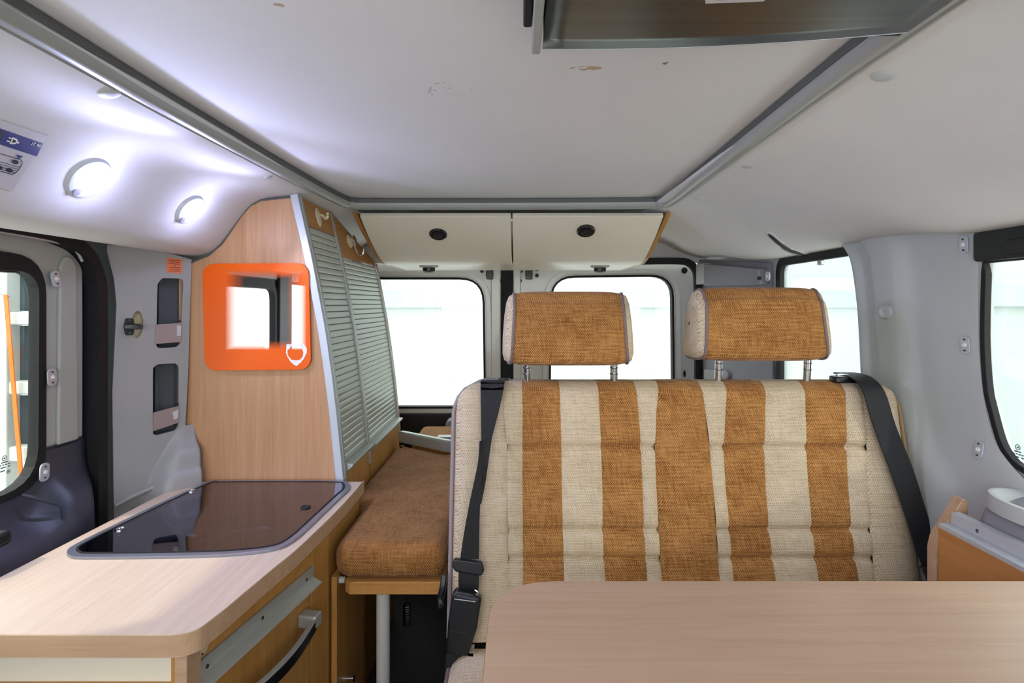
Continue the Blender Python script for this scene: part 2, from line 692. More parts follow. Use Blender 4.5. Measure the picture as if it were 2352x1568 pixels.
def tent_mat():
    m, nt, b = new_mat('tent_wall')
    nt.nodes.remove(b)
    out = nt.nodes['Material Output']
    nz = N(nt, 'ShaderNodeTexNoise', Scale=0.6, Detail=3.0)
    nt.links.new(coords(nt), nz.inputs['Vector'])
    rp = N(nt, 'ShaderNodeValToRGB')
    rp.color_ramp.elements[0].color = (0.62, 0.66, 0.64, 1)
    rp.color_ramp.elements[1].color = (0.68, 0.71, 0.70, 1)
    nt.links.new(nz.outputs['Fac'], rp.inputs['Fac'])
    df = N(nt, 'ShaderNodeBsdfDiffuse')
    tl = N(nt, 'ShaderNodeBsdfTranslucent')
    nt.links.new(rp.outputs['Color'], df.inputs['Color'])
    nt.links.new(rp.outputs['Color'], tl.inputs['Color'])
    mx = N(nt, 'ShaderNodeMixShader')
    mx.inputs['Fac'].default_value = 0.5
    nt.links.new(df.outputs[0], mx.inputs[1])
    nt.links.new(tl.outputs[0], mx.inputs[2])
    nt.links.new(mx.outputs[0], out.inputs['Surface'])


tent_mat()

# ================================================================== THE SETTING
# ---- profiles of the side headliners (x, z)
HL = [(-0.520, 1.556), (-0.567, 1.538), (-0.62, 1.531), (-0.656, 1.523), (-0.684, 1.508), (-0.706, 1.4845), (-0.733, 1.448),
      (-0.760, 1.412), (-0.79, 1.388), (-0.84, 1.380), (-0.90, 1.387), (-0.99, 1.402)]
HR = [(0.412, 1.556), (0.46, 1.543), (0.52, 1.531), (0.58, 1.512), (0.64, 1.480), (0.70, 1.448), (0.77, 1.422), (0.84, 1.410), (0.92, 1.408)]


def head_z(prof, x):
    p = sorted(prof)
    return interp([a for a, b in p], [b for a, b in p], x)


def head_hit(prof, px, py):
    d = 0.35
    while d < 2.5:
        q = P(px, py, d)
        if q.z >= head_z(prof, q.x):
            break
        d += 0.002
    q = P(px, py, d)
    e = 0.01
    s = (head_z(prof, q.x + e) - head_z(prof, q.x - e)) / (2 * e)
    v = Vector((1, 0, s)).normalized()
    if prof is HL:
        return Frame(q, (0, 1, 0), v)
    return Frame(q, (0, -1, 0), -v)


def headliner(name, prof, y0, y1, label):
    pr = catmull([(a, 0, b) for a, b in prof], 5)
    rows = []
    for k in range(61):
        y = y0 + (y1 - y0) * k / 60
        e = max(0.0, min(1.0, (y - 1.85) / 0.45))
        lift = 0.045 * e * e * (3 - 2 * e)
        e = max(0.0, min(1.0, (1.20 - y) / 0.17))
        drop = 0.018 * e * e * (3 - 2 * e)
        rows.append([Vector((p.x, y, p.z + lift * max(0.0, min(1.0, (p.x - 0.45) / 0.2)) - drop * max(0.0, min(1.0, (p.x - 0.66) / 0.16)))) for p in pr])
    o = MB().grid(rows).build(name, 'headliner', None, smooth=60, solid=0.006)
    return struct(o, label, 'headliner')


trim_left_head = headliner('trim_1', HL, -0.35, 2.42, 'light grey fabric headliner sloping down to the sliding door')
trim_right_head = headliner('trim_2', HR, -0.35, 2.42, 'light grey fabric headliner sloping down to the grey window pillar')

# ---- ceiling board of the raised roof, slightly sagging, with shallow creases near the right rail
rows = []
creases = [((1540, 205), (1810, 178)), ((1465, 338), (1670, 305)), ((1425, 408), (1580, 385)), ((640, 330), (840, 355))]
frc = flat(1.565)
cr = [(Vector(frc.px(*a)), Vector(frc.px(*b))) for a, b in creases]
for j in range(121):
    y = -0.35 + 2.02 * j / 120
    r = []
    for i in range(61):
        x = -0.55 + 0.985 * i / 60
        u = (x + 0.06) / 0.49
        z = 1.574 - 0.012 * max(0, 1 - u * u) * min(1, max(0, (1.66 - y) / 0.25))
        for a, b in cr:
            d = b - a
            t = max(0, min(1, (Vector((x, y)) - a).dot(d) / d.length_squared))
            dist = (Vector((x, y)) - a - d * t).length
            z -= 0.0016 * math.exp(-(dist / 0.010) ** 2) * math.sin(math.pi * min(1, max(0.0, t)))
        r.append((x, y, z))
    rows.append(r)
ceiling = struct(MB().grid(rows).build('ceiling', 'ceiling_board', None, smooth=60, solid=0.004), 'white sagging roof board with brown scuffs between the grey rails', 'ceiling')

# ---- the grey rail that runs round the roof opening
path2 = [(-0.536, -0.35), (-0.537, 0.563), (-0.541, 0.857), (-0.534, 1.35), (-0.522, 1.60), (-0.498, 1.645), (-0.44, 1.655), (0, 1.655), (0.38, 1.640),
         (0.425, 1.622), (0.445, 1.57), (0.436, 1.25), (0.420, 0.729), (0.420, 0.527), (0.422, -0.35)]
path = []
for i in range(len(path2)):
    path.append(Vector((path2[i][0], path2[i][1], 1.549)))
path = catmull(path, 6)
prof = [(-0.017, 0.012), (-0.018, 0.002), (-0.014, -0.006), (-0.007, -0.009), (-0.004, -0.0065), (0.000, -0.009), (0.008, -0.0085),
        (0.014, -0.005), (0.018, 0.004), (0.017, 0.012)]
roof_rail = struct(MB().sweep(path, prof).build('trim_3', 'rail_grey', None, smooth=50), 'grey plastic rail running round the raised roof opening', 'rail')
gap = MB().sweep([p + Vector((0, 0, 0.012)) for p in path], [(0.0165, -0.004), (0.0187, -0.004), (0.0187, 0.008), (0.0165, 0.008)])
gap.build('rail_gasket', 'rail_dark', roof_rail, smooth=50)

# ---- round caps on the headliner
for prof_, par, lst in ((HL, trim_left_head, ((250, 208, 0.0145), (615, 403, 0.0085))), (HR, trim_right_head, ((2028, 169, 0.0135), (1715, 378, 0.011), (1602, 453, 0.010)))):
    for px, py, r in lst:
        fr = head_hit(prof_, px, py)
        MB().lathe(fr, [(r, -0.004), (r, 0.004), (r * 0.85, 0.0055), (0.002, 0.006)], 20).build('cap', 'plastic_lightgrey', par)
# shallow grey dimple left of the first lamp
fr = head_hit(HL, 80, 450)
MB().lathe(fr, [(0.015, -0.003), (0.014, 0.0035), (0.004, 0.004)], 20, 1.25, 0.7).build('cap', 'plastic_grey', trim_left_head)
# curved slot in the right headliner with a raised rim, laid point by point on the headliner surface


def on_head(prof, pxs_, lift):
    return [head_hit(prof, x, y).pt(0, 0, lift) for x, y in pxs_]


up_ = [(1760, 527), (1775, 532), (1798, 550), (1820, 566), (1846, 576), (1872, 582)]
lo_ = [(1764, 536), (1779, 552), (1800, 571), (1822, 580), (1848, 584), (1872, 586)]
up2 = [(1767, 531), (1778, 538), (1799, 556), (1817, 568), (1836, 576), (1850, 580)]
lo2 = [(1768, 536), (1781, 550), (1801, 567), (1817, 575), (1836, 580), (1850, 582)]
MB().grid([on_head(HR, up_, 0.0045), on_head(HR, lo_, 0.0045)]).build('slot_rim', 'headliner', trim_right_head, solid=0.003)
MB().grid([on_head(HR, up2, 0.0068), on_head(HR, lo2, 0.0068)]).build('slot', 'rubber', trim_right_head, solid=0.001)

# ---- floor
floor = struct(MB().box(-1.0, 0.93, -0.35, 2.55, 0.04, 0.1).build('floor', 'floor_vinyl'), 'dark van floor below the bench and bed', 'floor')

# ---- outer side walls with window openings
hole_sl = rect(0.60, 0.885, 1.105, 1.345, 0.075)
hole_fl = rect(-0.3, 0.93, 0.455, 1.345, 0.05)
wall_left = struct(plate('wall_left', 'outer_body', leftw(-1.0), rect(-0.35, 0.04, 2.52, 1.6), [offset_poly(hole_sl, 0.045), offset_poly(hole_fl, 0.02)], -0.012, 0.0), 'grey metal side wall behind the sliding door trim', 'wall')

rw = rightw(0.885)
win_r = [(-1.032, 1.335), (-1.036, 1.2), (-1.030, 1.1), (-1.018, 1.05), (-0.998, 0.995), (-0.972, 0.968), (-0.94, 0.957), (-0.42, 0.95), (-0.38, 0.99), (-0.38, 1.335)]
win_r = [tuple(p) for p in catmull([(a, b, 0) for a, b in win_r[:7]], 4)]
win_r = [(p[0], p[1]) for p in win_r] + [(-0.44, 0.95), (-0.38, 0.99), (-0.38, 1.335)]
hole_q = rect(-1.83, 0.72, -1.38, 1.385, 0.03)
wall_right = struct(plate('wall_right', 'plastic_lightgrey', rw, rect(-2.52, 0.04, 0.35, 1.5), [win_r, hole_q], -0.02, 0.0), 'light grey side wall around the right side window', 'wall')
struct(plate('wall_rear', 'outer_body', front(2.52), rect(-1.0, 0.04, 0.93, 0.62), [], -0.02, 0.0), 'grey lower rear wall below the rear doors', 'wall')
struct(plate('trim_4', 'headliner', front(2.40), rect(-0.99, 1.435, 0.91, 1.62), [], -0.02, 0.0), 'light grey roof header above the white rear doors', 'trim')
# roof skin above the headliners keeps daylight out
struct(MB().box(-1.0, 0.93, -0.35, 2.54, 1.63, 1.65).build('trim_5', 'outer_body'), 'metal roof skin above the ceiling board', 'roof')

struct(MB().box(-1.0, 0.93, -0.37, -0.35, 0.04, 0.80).build('front_light_block', 'dark_trim'), 'dark unseen panel added behind the camera to block low light', 'wall')  # added out of view in place of cab seats, blocks low frontal light
# ---- right side window and quarter window
g = struct(plate('window_1', 'window_glass', rightw(0.896), [(a, b) for a, b in win_r], [], -0.004, 0.0), 'right side window pane above the cup holder', 'window')


def ring(outline, inner, fr, c0, c1, name, mat, parent, bevel=0.002):
    return plate(name, mat, fr, outline, [inner], c0, c1, parent, bevel)


ring(offset_poly(win_r, 0.005), offset_poly(win_r, -0.006), rightw(0.889), -0.006, 0.007, 'window_seal', 'rubber', g)
# dark blind cassette above the pane
plate('blind_cassette', 'dark_trim', rightw(0.872), rpoly([(-1.045, 1.332), (-0.3, 1.332), (-0.3, 1.405), (-1.02, 1.405), (-1.045, 1.385)], 0.01), (), -0.03, 0.0, g, 0.004)
plate('blind_latch', 'black_plastic', rightw(0.866), rect(-0.965, 1.342, -0.90, 1.365, 0.004), (), -0.008, 0.002, g, 0.002)
# etched maker's mark at the lower corner of the pane (illegible print)
er = rightw(0.8955)


def etching(fr, pts_px, parent):
    c0 = fr.px(*pts_px)
    mb = MB()
    k = 0.0042
    for cy, cx, r in ((0.0, 0.0, 1.25), (-6.6, 1.9, 0.95)):
        mb.prism(ellipse(c0[0] + cx * k, c0[1] + cy * k, r * k, r * k, 18), [ellipse(c0[0] + cx * k, c0[1] + cy * k, r * k * 0.72, r * k * 0.72, 18)], fr, 0, 0.0004)
        mb.prism(rect(c0[0] + (cx - 0.45) * k, c0[1] + (cy - 0.35) * k, c0[0] + (cx + 0.45) * k, c0[1] + (cy + 0.35) * k), [], fr, 0, 0.0004)
    for row, segs in ((-2.1, ((-1.6, 1.6),)), (-3.2, ((-2.6, -1.5), (-1.1, -0.1), (0.3, 1.3), (1.7, 2.7))), (-4.4, ((-1.9, 0.6), (1.6, 2.8))), (-5.9, ((-2.0, 0.2),))):
        for a, b in segs:
            mb.prism(rect(c0[0] + a * k, c0[1] + row * k, c0[0] + b * k, c0[1] + (row + 0.55) * k), [], fr, 0, 0.0004)
    mb.build('etched_mark', 'etch', parent, smooth=0)


etching(er, (2338, 1027), g)

g2 = struct(plate('window_2', 'window_glass', rightw(0.896), hole_q, [], -0.004, 0.0), 'quarter window pane behind the bench headrests', 'window')
ring(offset_poly(hole_q, 0.028), offset_poly(hole_q, -0.004), rightw(0.882), -0.012, 0.003, 'window_seal', 'rubber', g2)
fr = rightw(0.878)
MB().fbox(fr, -1.585, -1.565, 1.365, 1.38, -0.004, 0.008).build('curtain_clip', 'aluminium', g2, bevel=0.003)

# ---- right pillar trim
zs = [1.425, 1.39, 1.35, 1.25, 1.15, 1.05, 1.0, 0.965, 0.93, 0.90, 0.86, 0.75, 0.5]
yf = [1.048, 1.046, 1.046, 1.046, 1.042, 1.028, 1.010, 0.975, 0.915, 0.86, 0.83, 0.80, 0.80]
yb = [1.450, 1.410, 1.385, 1.362, 1.352, 1.345, 1.34, 1.335, 1.33, 1.33, 1.33, 1.33, 1.33]
ts = [(0.0, 0.886), (0.05, 0.882), (0.20, 0.876), (0.38, 0.869), (0.45, 0.862), (0.52, 0.849), (0.58, 0.843), (0.72, 0.841), (0.76, 0.845), (0.79, 0.852), (0.88, 0.853), (0.91, 0.846), (0.945, 0.841), (0.975, 0.847), (1.0, 0.87)]
rows = []
for z, a, b in zip(zs, yf, yb):
    r = []
    for t, x in ts:
        y = a + (b - a) * t
        dx = 0.0
        if z < 1.0:
            dx = -(1.0 - z) * 0.10 * (1 - t)
        r.append(Vector((x + dx, y, z)))
    r.append(Vector((0.90, b + 0.012, z)))
    rows.append(r)
rows2 = [catmull(r, 3) for r in rows]
cols = [catmull([rows2[i][j] for i in range(len(rows2))], 4) for j in range(len(rows2[0]))]
pillar_r = struct(MB().grid(cols).build('trim_6', 'plastic_lightgrey', None, smooth=50, solid=0.004), 'pale grey moulded pillar between the right side windows', 'pillar')


def clip(fr, a, b, parent, h=0.036, rot=0.0, wd=0.0085):
    """small metal plate with a stud and two screws"""
    c, s = math.cos(rot), math.sin(rot)

    def tr(p):
        return (a + p[0] * c - p[1] * s, b + p[0] * s + p[1] * c)
    o = plate('curtain_clip', 'aluminium_white', fr, [tr(p) for p in rpoly([(-wd, -h / 2), (wd, -h / 2), (wd, h / 2), (-wd, h / 2)], wd * 0.95)], (), -0.0005, 0.0025, parent, 0.0008)
    for dy, r in ((0, 0.0042), (h * 0.3, 0.0018), (-h * 0.3, 0.0018)):
        q = tr((0, dy))
        f2 = Frame(fr.pt(q[0], q[1], 0.002), fr.u, fr.v)
        MB().lathe(f2, [(r, 0), (r, 0.002), (r * 0.6, 0.003), (r * 0.3, 0.002)], 12).build('stud', 'mark_white' if dy == 0 else 'dark_steel', o)
    return o


pv = [q for c in cols for q in c]
nc_ = len(cols[0])
pf = [(i * nc_ + j, i * nc_ + j + 1, (i + 1) * nc_ + j + 1, (i + 1) * nc_ + j) for i in range(len(cols) - 1) for j in range(nc_ - 1)]
tree = BVHTree.FromPolygons(pv, pf)


def pillar_frame(px, py):
    """frame on the right pillar surface where a line of sight meets it"""
    hit = tree.ray_cast(Vector((0, 0, CZ)), P(px, py, 1.0) - Vector((0, 0, CZ)))
    n = hit[1]
    if n.x > 0:
        n = -n
    u = Vector((0, 0, 1)).cross(n).normalized()
    return Frame(hit[0] + n * 0.0028, u, n.cross(u))


for px, py in ((2218, 562), (2221, 792), (2252, 1033)):
    clip(pillar_frame(px, py), 0, 0, pillar_r, rot=0.05, wd=0.0095)
bt = MB().lathe(pillar_frame(2038, 715), [(0.0175, -0.004), (0.0175, 0.003), (0.0155, 0.0045), (0.0135, 0.003), (0.0125, 0.003), (0.004, 0.0045), (0.001, 0.003)], 24).build('belt_anchor_cap', 'aluminium_white', pillar_r)

# ---- left sliding door
door3 = thing('door_3', (-0.95, 0.8, 0.1), 'sliding side door with grey trim and a dark lower panel', 'door')
struct(door3)
lw = leftw(-0.965)
up_out = rpoly([(0.36, 0.955), (1.212, 0.955), (1.212, 1.375), (0.36, 1.402)], [0.0, 0.0, 0.07, 0])
up_hole = rpoly([(0.45, 0.955 + 0.003), (0.455, 1.352), (1.11, 1.352), (1.112, 0.958)], [0, 0.07, 0.085, 0])
# the light upper trim: a frame round the upper part of the window, built from two facets
MB().prism(rpoly([(1.104, 0.955), (1.212, 0.955), (1.212, 1.36), (1.165, 1.392), (0.36, 1.402), (0.36, 1.348), (1.02, 1.348), (1.08, 1.335), (1.104, 1.28)],
                 [0, 0.0, 0.05, 0.03, 0, 0, 0.03, 0.03, 0.04]), [], lw, -0.02, 0.0).build('upper_trim', 'plastic_light', door3, bevel=0.012, bseg=3)
MB().prism(rpoly([(1.135, 0.957), (1.188, 0.957), (1.182, 1.34), (1.155, 1.36), (1.140, 1.33)], [0, 0, 0.02, 0.02, 0.02]), [], lw, -0.002, 0.007).build('trim_facet', 'plastic_light', door3, bevel=0.006, bseg=3)
# dark lower trim: a moulded panel that bulges towards the cabin below the window
pz = [(0.952, -0.966), (0.93, -0.964), (0.905, -0.958), (0.885, -0.945), (0.862, -0.918), (0.84, -0.902), (0.80, -0.893), (0.70, -0.888), (0.5, -0.888)]
rows = []
for z, x in pz:
    r = []
    for k in range(61):
        y = 0.36 + (1.212 - 0.36) * k / 60
        e = max(0.0, (y - 1.10) / 0.112)
        base = -0.966
        if y < 1.03:
            zt_ = 0.886
        elif y < 1.105:
            zt_ = 0.886 + 0.075 - math.sqrt(0.075 ** 2 - (y - 1.03) ** 2)
        else:
            zt_ = 0.952
        zz = 0.5 + (z - 0.5) * (zt_ - 0.5) / 0.452
        r.append(Vector((base + (x - base) * (1 - e * e * 0.75), y, zz)))
    rows.append(r)
cols_ = [catmull([rows[i][j] for i in range(len(rows))], 4) for j in range(61)]
low = MB().grid(cols_).build('lower_trim', 'plastic_navy', door3, smooth=60, solid=0.004)
# fill between window edge and upper trim, dark corner piece that frames the lower window corner
MB().prism(rpoly([(0.40, 0.80), (1.212, 0.80), (1.212, 0.956), (1.108, 0.956), (1.104, 0.93), (1.085, 0.902), (1.05, 0.889), (0.40, 0.885)], 0.0), [], leftw(-0.968), -0.015, 0.0).build('corner_trim', 'plastic_navy', door3)
MB().tube([lw.pt(1.046, 0.885, 0.012), lw.pt(1.055, 0.875, 0.03), lw.pt(1.085, 0.85, 0.055), lw.pt(1.09, 0.80, 0.06), lw.pt(1.092, 0.6, 0.062)], 0.0035).build('seam_bead', 'plastic_navy', low)
MB().fbox(lw, 0.875, 0.950, 0.835, 0.86, 0.03, 0.085).build('door_pull', 'black_plastic', door3, bevel=0.008, bseg=3)
wl = plate('window_3', 'window_glass', leftw(-0.976), hole_sl, (), -0.004, 0.0)
struct(wl, 'sliding door window pane with an etched mark', 'window')
ring(offset_poly(hole_sl, 0.004), rpoly([(0.615, 0.895), (1.090, 0.895), (1.093, 1.316), (0.615, 1.312)], [0.06, 0.075, 0.05, 0.05]), leftw(-0.975), -0.008, 0.014, 'window_seal', 'rubber', wl, 0.004)
plate('blind_cassette', 'dark_trim', leftw(-0.972), rpoly([(0.59, 1.312), (1.06, 1.312), (1.085, 1.335), (1.06, 1.352), (0.59, 1.352)], 0.01), (), -0.02, 0.004, wl, 0.003)
etching(leftw(-0.9755), (10, 1052), wl)
for px, py, rot, h in ((127, 640, 0.22, 0.034), (118, 866, 0.05, 0.036), (101, 1084, -0.05, 0.036)):
    fr = leftw(-0.957 if py < 1000 else -0.950)
    a, b = fr.px(px, py)
    clip(fr, a, b, door3, h=h, rot=rot, wd=0.011)
# black rubber seal round the door opening
sp = catmull([(-0.955, 1.236, 0.45), (-0.955, 1.236, 0.9), (-0.955, 1.236, 1.25), (-0.955, 1.228, 1.315), (-0.955, 1.200, 1.362), (-0.955, 1.140, 1.391), (-0.955, 1.0, 1.402), (-0.955, 0.36, 1.408)], 6)
struct(MB().sweep(sp, [(-0.018, -0.02), (0.012, -0.02), (0.018, -0.006), (0.018, 0.006), (0.010, 0.016), (-0.018, 0.016)], (1, 0, 0)).build('trim_7', 'rubber', None, smooth=50), 'black rubber seal round the sliding door opening', 'seal')
sp2 = catmull([(-0.949, 1.185, 1.345), (-0.949, 1.165, 1.368), (-0.949, 1.12, 1.379), (-0.949, 0.9, 1.386), (-0.949, 0.4, 1.388)], 5)
MB().tube(sp2, 0.003).build('edge_strip', 'aluminium_white', door3)  # highlight along the painted body edge, modelled as a bright tube
# front of the cabin: dark pillar between the sliding door and the front door, front window pane
struct(plate('trim_8', 'dark_trim', leftw(-0.955), rpoly([(0.47, 0.5), (0.60, 0.5), (0.585, 1.40), (0.46, 1.40)], 0.01), (), -0.035, 0.0, bevel=0.01), 'dark door pillar between the sliding door and the front door', 'pillar')
wf = struct(plate('window_4', 'window_glass', leftw(-0.99), hole_fl, (), -0.004, 0.0), 'front door window pane beside the dark pillar', 'window')
ring(offset_poly(hole_fl, 0.03), offset_poly(hole_fl, -0.006), leftw(-0.985), -0.012, 0.012, 'window_seal', 'rubber', wf)

# ---- left pillar with pockets
A, B = Vector((-0.945, 1.262, 0)), Vector((-0.836, 1.388, 0))
fp = Frame(A, B - A, (0, 0, 1))
out = fp.pxs([(262, 1195), (258, 900), (268, 700), (262, 640), (245, 575), (247, 562), (300, 563), (360, 573), (395, 583), (440, 596), (432, 860), (424, 1010), (424, 1120), (330, 1150)])
hk1 = rpoly(fp.pxs([(358, 800), (362, 652), (372, 638), (420, 640), (421, 655), (414, 790), (405, 797)]), [0.012, 0.010, 0.012, 0.012, 0.012, 0.014, 0.012])
hk2 = rpoly(fp.pxs([(351, 1002), (351, 845), (362, 836), (405, 834), (411, 842), (410, 978), (404, 988)]), [0.012, 0.010, 0.012, 0.012, 0.012, 0.014, 0.012])
hk3 = fp.pxs(ellipse(315, 745, 14, 31, 22, 0.05))
pil = MB().prism(out, [hk1, hk2, hk3], fp, -0.008, 0.0).build('trim_9', 'plastic_grey', None, smooth=0)
struct(pil, 'grey moulded pillar with two storage pockets beside the beech panel', 'pillar')


def pocket(hole, depth):
    """open box behind a pocket opening"""
    xs = [p[0] for p in hole]
    ys = [p[1] for p in hole]
    a0, a1, b0, b1 = min(xs) - 0.003, max(xs) + 0.003, min(ys) - 0.003, max(ys) + 0.003
    mb = MB()
    vs = [fp.pt(a, b, c) for c in (-0.004, -depth) for a, b in ((a0, b0), (a1, b0), (a1, b1), (a0, b1))]
    mb._add(vs, [(4, 5, 6, 7), (0, 1, 5, 4), (1, 2, 6, 5), (2, 3, 7, 6), (3, 0, 4, 7)])
    # rounded inner ridge
    mb.fbox(fp, a0 + (a1 - a0) * 0.30, a0 + (a1 - a0) * 0.42, b0, b1, -depth + 0.0005, -depth + 0.010)
    return mb.build('pocket', 'pocket_dark', pil, smooth=0)


pocket(hk1, 0.05)
pocket(hk2, 0.05)
for pts, tabp in (([(357, 745), (417, 741), (415, 785), (355, 790)], [(405, 748), (415, 747), (414, 771), (405, 771)]),
                  ([(351, 947), (411, 931), (410, 970), (351, 990)], [(395, 946), (409, 940), (408, 959), (398, 964)])):
    st = plate('pocket_strip', 'clear_strip', fp, fp.pxs(pts), (), 0.0008, 0.003, pil, 0.0008)
    plate('strip_tab', 'label_white', fp, fp.pxs(tabp), (), 0.0032, 0.0042, st)
    a, b = fp.px(pts[1][0] - 2, pts[1][1] - 2)
    MB().fbox(fp, a - 0.004, a, b, b + 0.004, 0.0, 0.004).build('strip_pin', 'black_plastic', st)
# round recess, cream inside, with the black latch
cups = MB()
vs = [fp.pt(a, b, -0.006) for a, b in hk3] + [fp.pt(a, b, -0.022) for a, b in hk3]
n3 = len(hk3)
cups._add(vs, [(k, (k + 1) % n3, (k + 1) % n3 + n3, k + n3) for k in range(n3)] + [tuple(range(n3, 2 * n3))])
cups.build('latch_cup', 'hook_cream', pil, smooth=50)
a, b = fp.px(296, 750)
la = MB().prism(rpoly([(a - 0.008, b - 0.020), (a + 0.008, b - 0.020), (a + 0.011, b), (a + 0.008, b + 0.020), (a - 0.008, b + 0.020), (a - 0.011, b)], 0.005), [], fp, 0.0, 0.007).build('latch', 'black_plastic', pil, bevel=0.002)
q0, q1 = fp.pt(a - 0.013, b + 0.001, 0.014), fp.pt(a + 0.022, b, 0.024)
MB().sweep([q0, q0.lerp(q1, 0.3), q0.lerp(q1, 0.75), q1], [(-0.009, -0.006), (0.009, -0.006), (0.009, 0.006), (-0.009, 0.006)], scales=[0.9, 1.0, 1.1, 0.8]).build('latch_lever', 'black_plastic', la, bevel=0.002)
for dy in (0.015, -0.015):
    MB().lathe(Frame(fp.pt(a, b + dy, 0.007), fp.u, fp.v), [(0.003, 0), (0.003, 0.0015), (0.001, 0.0015)], 10).build('screw', 'dark_steel', la)
MB().lathe(Frame(fp.pt(a + 0.014, b, 0.028), fp.u, fp.v), [(0.0048, 0), (0.0048, 0.003), (0.003, 0.003), (0.0025, 0.001)], 14).build('lever_stud', 'dark_steel', la)
# orange warning sticker
stk = plate('warning_sticker', 'label_orange', fp, fp.pxs([(384, 592), (418, 595), (416, 628), (383, 625)]), (), 0.0002, 0.0009, pil)
stk['label'] = 'small orange sticker with lines of print'
s0, s1 = fp.px(387, 597), fp.px(414, 623)
mb = MB()
for k in range(7):
    t = k / 6
    bb = s0[1] + (s1[1] - s0[1]) * t
    wdt = (s1[0] - s0[0]) * (0.5 if k != 3 else 0.12) * (1 - 0.12 * (k % 2))
    c = (s0[0] + s1[0]) / 2
    mb.prism(rect(c - wdt, bb - 0.0006, c + wdt, bb + 0.0006), [], fp, 0.0009, 0.0011)
mb.build('print', 'label_ink', stk, smooth=0)
# lower step of the pillar: vertical edge, ledge and base
ls = [(0.945, 0.0), (0.930, 0.003), (0.912, 0.010), (0.896, 0.024), (0.888, 0.034), (0.876, 0.040), (0.848, 0.042), (0.840, 0.045), (0.832, 0.052), (0.79, 0.054), (0.70, 0.056)]
rows = []
a_l = fp.px(352, 1000)[0]
a_r = fp.px(436, 1000)[0]
for b_, c_ in ls:
    r = []
    for k in range(25):
        t = k / 24
        aa = a_l * 0.55 + (a_r + 0.012 - a_l * 0.55) * t
        ts_ = interp([0.80, 0.95], [0.02, 0.45], b_)
        e = min(1.0, max(0.0, (t - ts_) / 0.42))
        e = e * e * (3 - 2 * e)
        bb = b_ - (1 - e) * 0.03
        r.append(fp.pt(aa, bb, c_ * e * 0.9 - 0.0035 * (1 - e)))
    rows.append(r)
MB().grid([catmull([rows[i][j] for i in range(len(rows))], 3) for j in range(25)]).build('pillar_step', 'plastic_grey', pil, smooth=60, solid=0.003)
# small base rib that runs along the foot of the pillar
rb = [fp.pt(fp.px(264, 1160)[0], fp.px(264, 1160)[1], 0.004), fp.pt(fp.px(300, 1140)[0], fp.px(300, 1140)[1], 0.006), fp.pt(fp.px(360, 1112)[0], fp.px(360, 1112)[1], 0.012)]
MB().tube(catmull(rb, 4), 0.006).build('base_rib', 'plastic_grey', pil)

# ---- rear doors
fd = front(2.45)
ZT, ZB = 1.44, 0.50


def rear_door(name, x0, x1, hole, label):
    o = plate(name, 'body_paint', fd, rpoly([(x0, ZB), (x1, ZB), (x1, ZT), (x0, ZT)], [0, 0, 0.07 if x1 > 0.5 else 0.01, 0.01 if x1 > 0.5 else 0.07]), [hole], -0.03, 0.0, bevel=0.005)
    struct(o, label, 'door')
    rim = offset_poly(hole, 0.034)
    rim2 = offset_poly(hole, 0.012)
    plate('window_frame', 'body_paint', fd, rim, [rim2], -0.002, 0.010, o, 0.006, 3)
    plate('window_gasket', 'rubber', fd, offset_poly(hole, 0.006), [offset_poly(hole, -0.003)], -0.03, 0.004, o)
    plate('pane', 'window_glass', Frame((0, 2.47, 0), (1, 0, 0), (0, 0, 1)), hole, (), -0.003, 0.0, o)
    plate('lower_trim', 'dark_trim', fd, rect(x0 + 0.03, ZB + 0.01, x1 - 0.03, 0.765, 0.02), (), 0.0, 0.02, o, 0.008)
    return o


hl = rpoly([(-0.80, 0.79), (-0.150, 0.79), (-0.158, 1.368), (-0.80, 1.368)], [0.09, 0.03, 0.11, 0.11])
hr = rpoly([(0.143, 0.79), (0.700, 0.79), (0.694, 1.381), (0.150, 1.375)], [0.05, 0.05, 0.10, 0.11])
d1 = rear_door('door_1', -0.90, -0.078, hl, 'white rear door seen beside the roller shutters')
d2 = rear_door('door_2', -0.022, 0.797, hr, 'white rear door behind the first headrest')
# folded inner edge of each door
plate('door_edge', 'body_paint', fd, rect(-0.122, ZB, -0.079, ZT - 0.01), (), 0.0, 0.012, d1, 0.005)
plate('door_edge', 'body_paint', fd, rect(-0.021, ZB, 0.012, ZT - 0.01), (), 0.0, 0.012, d2, 0.005)
struct(plate('trim_10', 'rubber', front(2.47), rect(-0.09, 0.5, -0.01, 1.46), (), -0.01, 0.0), 'black rubber gap seal between the two rear doors', 'seal')
for par, xs_, sg in ((d1, 1125, -1), (d2, 1215, 1)):
    p = P(xs_, 628, 2.44)
    mb = MB().box(p.x - 0.016, p.x + 0.016, 2.425, 2.452, p.z - 0.026, p.z + 0.03)
    lt = mb.build('lock_catch', 'black_plastic', par, bevel=0.004)
    MB().tube([(p.x - 0.012, 2.425, p.z - 0.016), (p.x - 0.012, 2.41, p.z - 0.02), (p.x + 0.012, 2.41, p.z - 0.02), (p.x + 0.012, 2.425, p.z - 0.016)], 0.004, 8).build('striker', 'chrome', lt)
    for dx, dz in ((-0.036, 0.012), (0.036, 0.02), (0.036, -0.008), (sg * -0.040 if sg > 0 else 0.045, -0.032)):
        MB().lathe(Frame((p.x + dx, 2.449, p.z + dz), (1, 0, 0), (0, 0, 1)), [(0.009, 0), (0.008, 0.005), (0.002, 0.006)], 12).build('bolt', 'dark_trim', lt)
p = P(1572, 621, 2.447)
MB().lathe(Frame(p, (1, 0, 0), (0, 0, 1)), [(0.014, 0), (0.013, 0.004), (0.002, 0.004)], 20).build('bump_stop', 'rubber', d2)
p = P(1572, 858, 2.447)
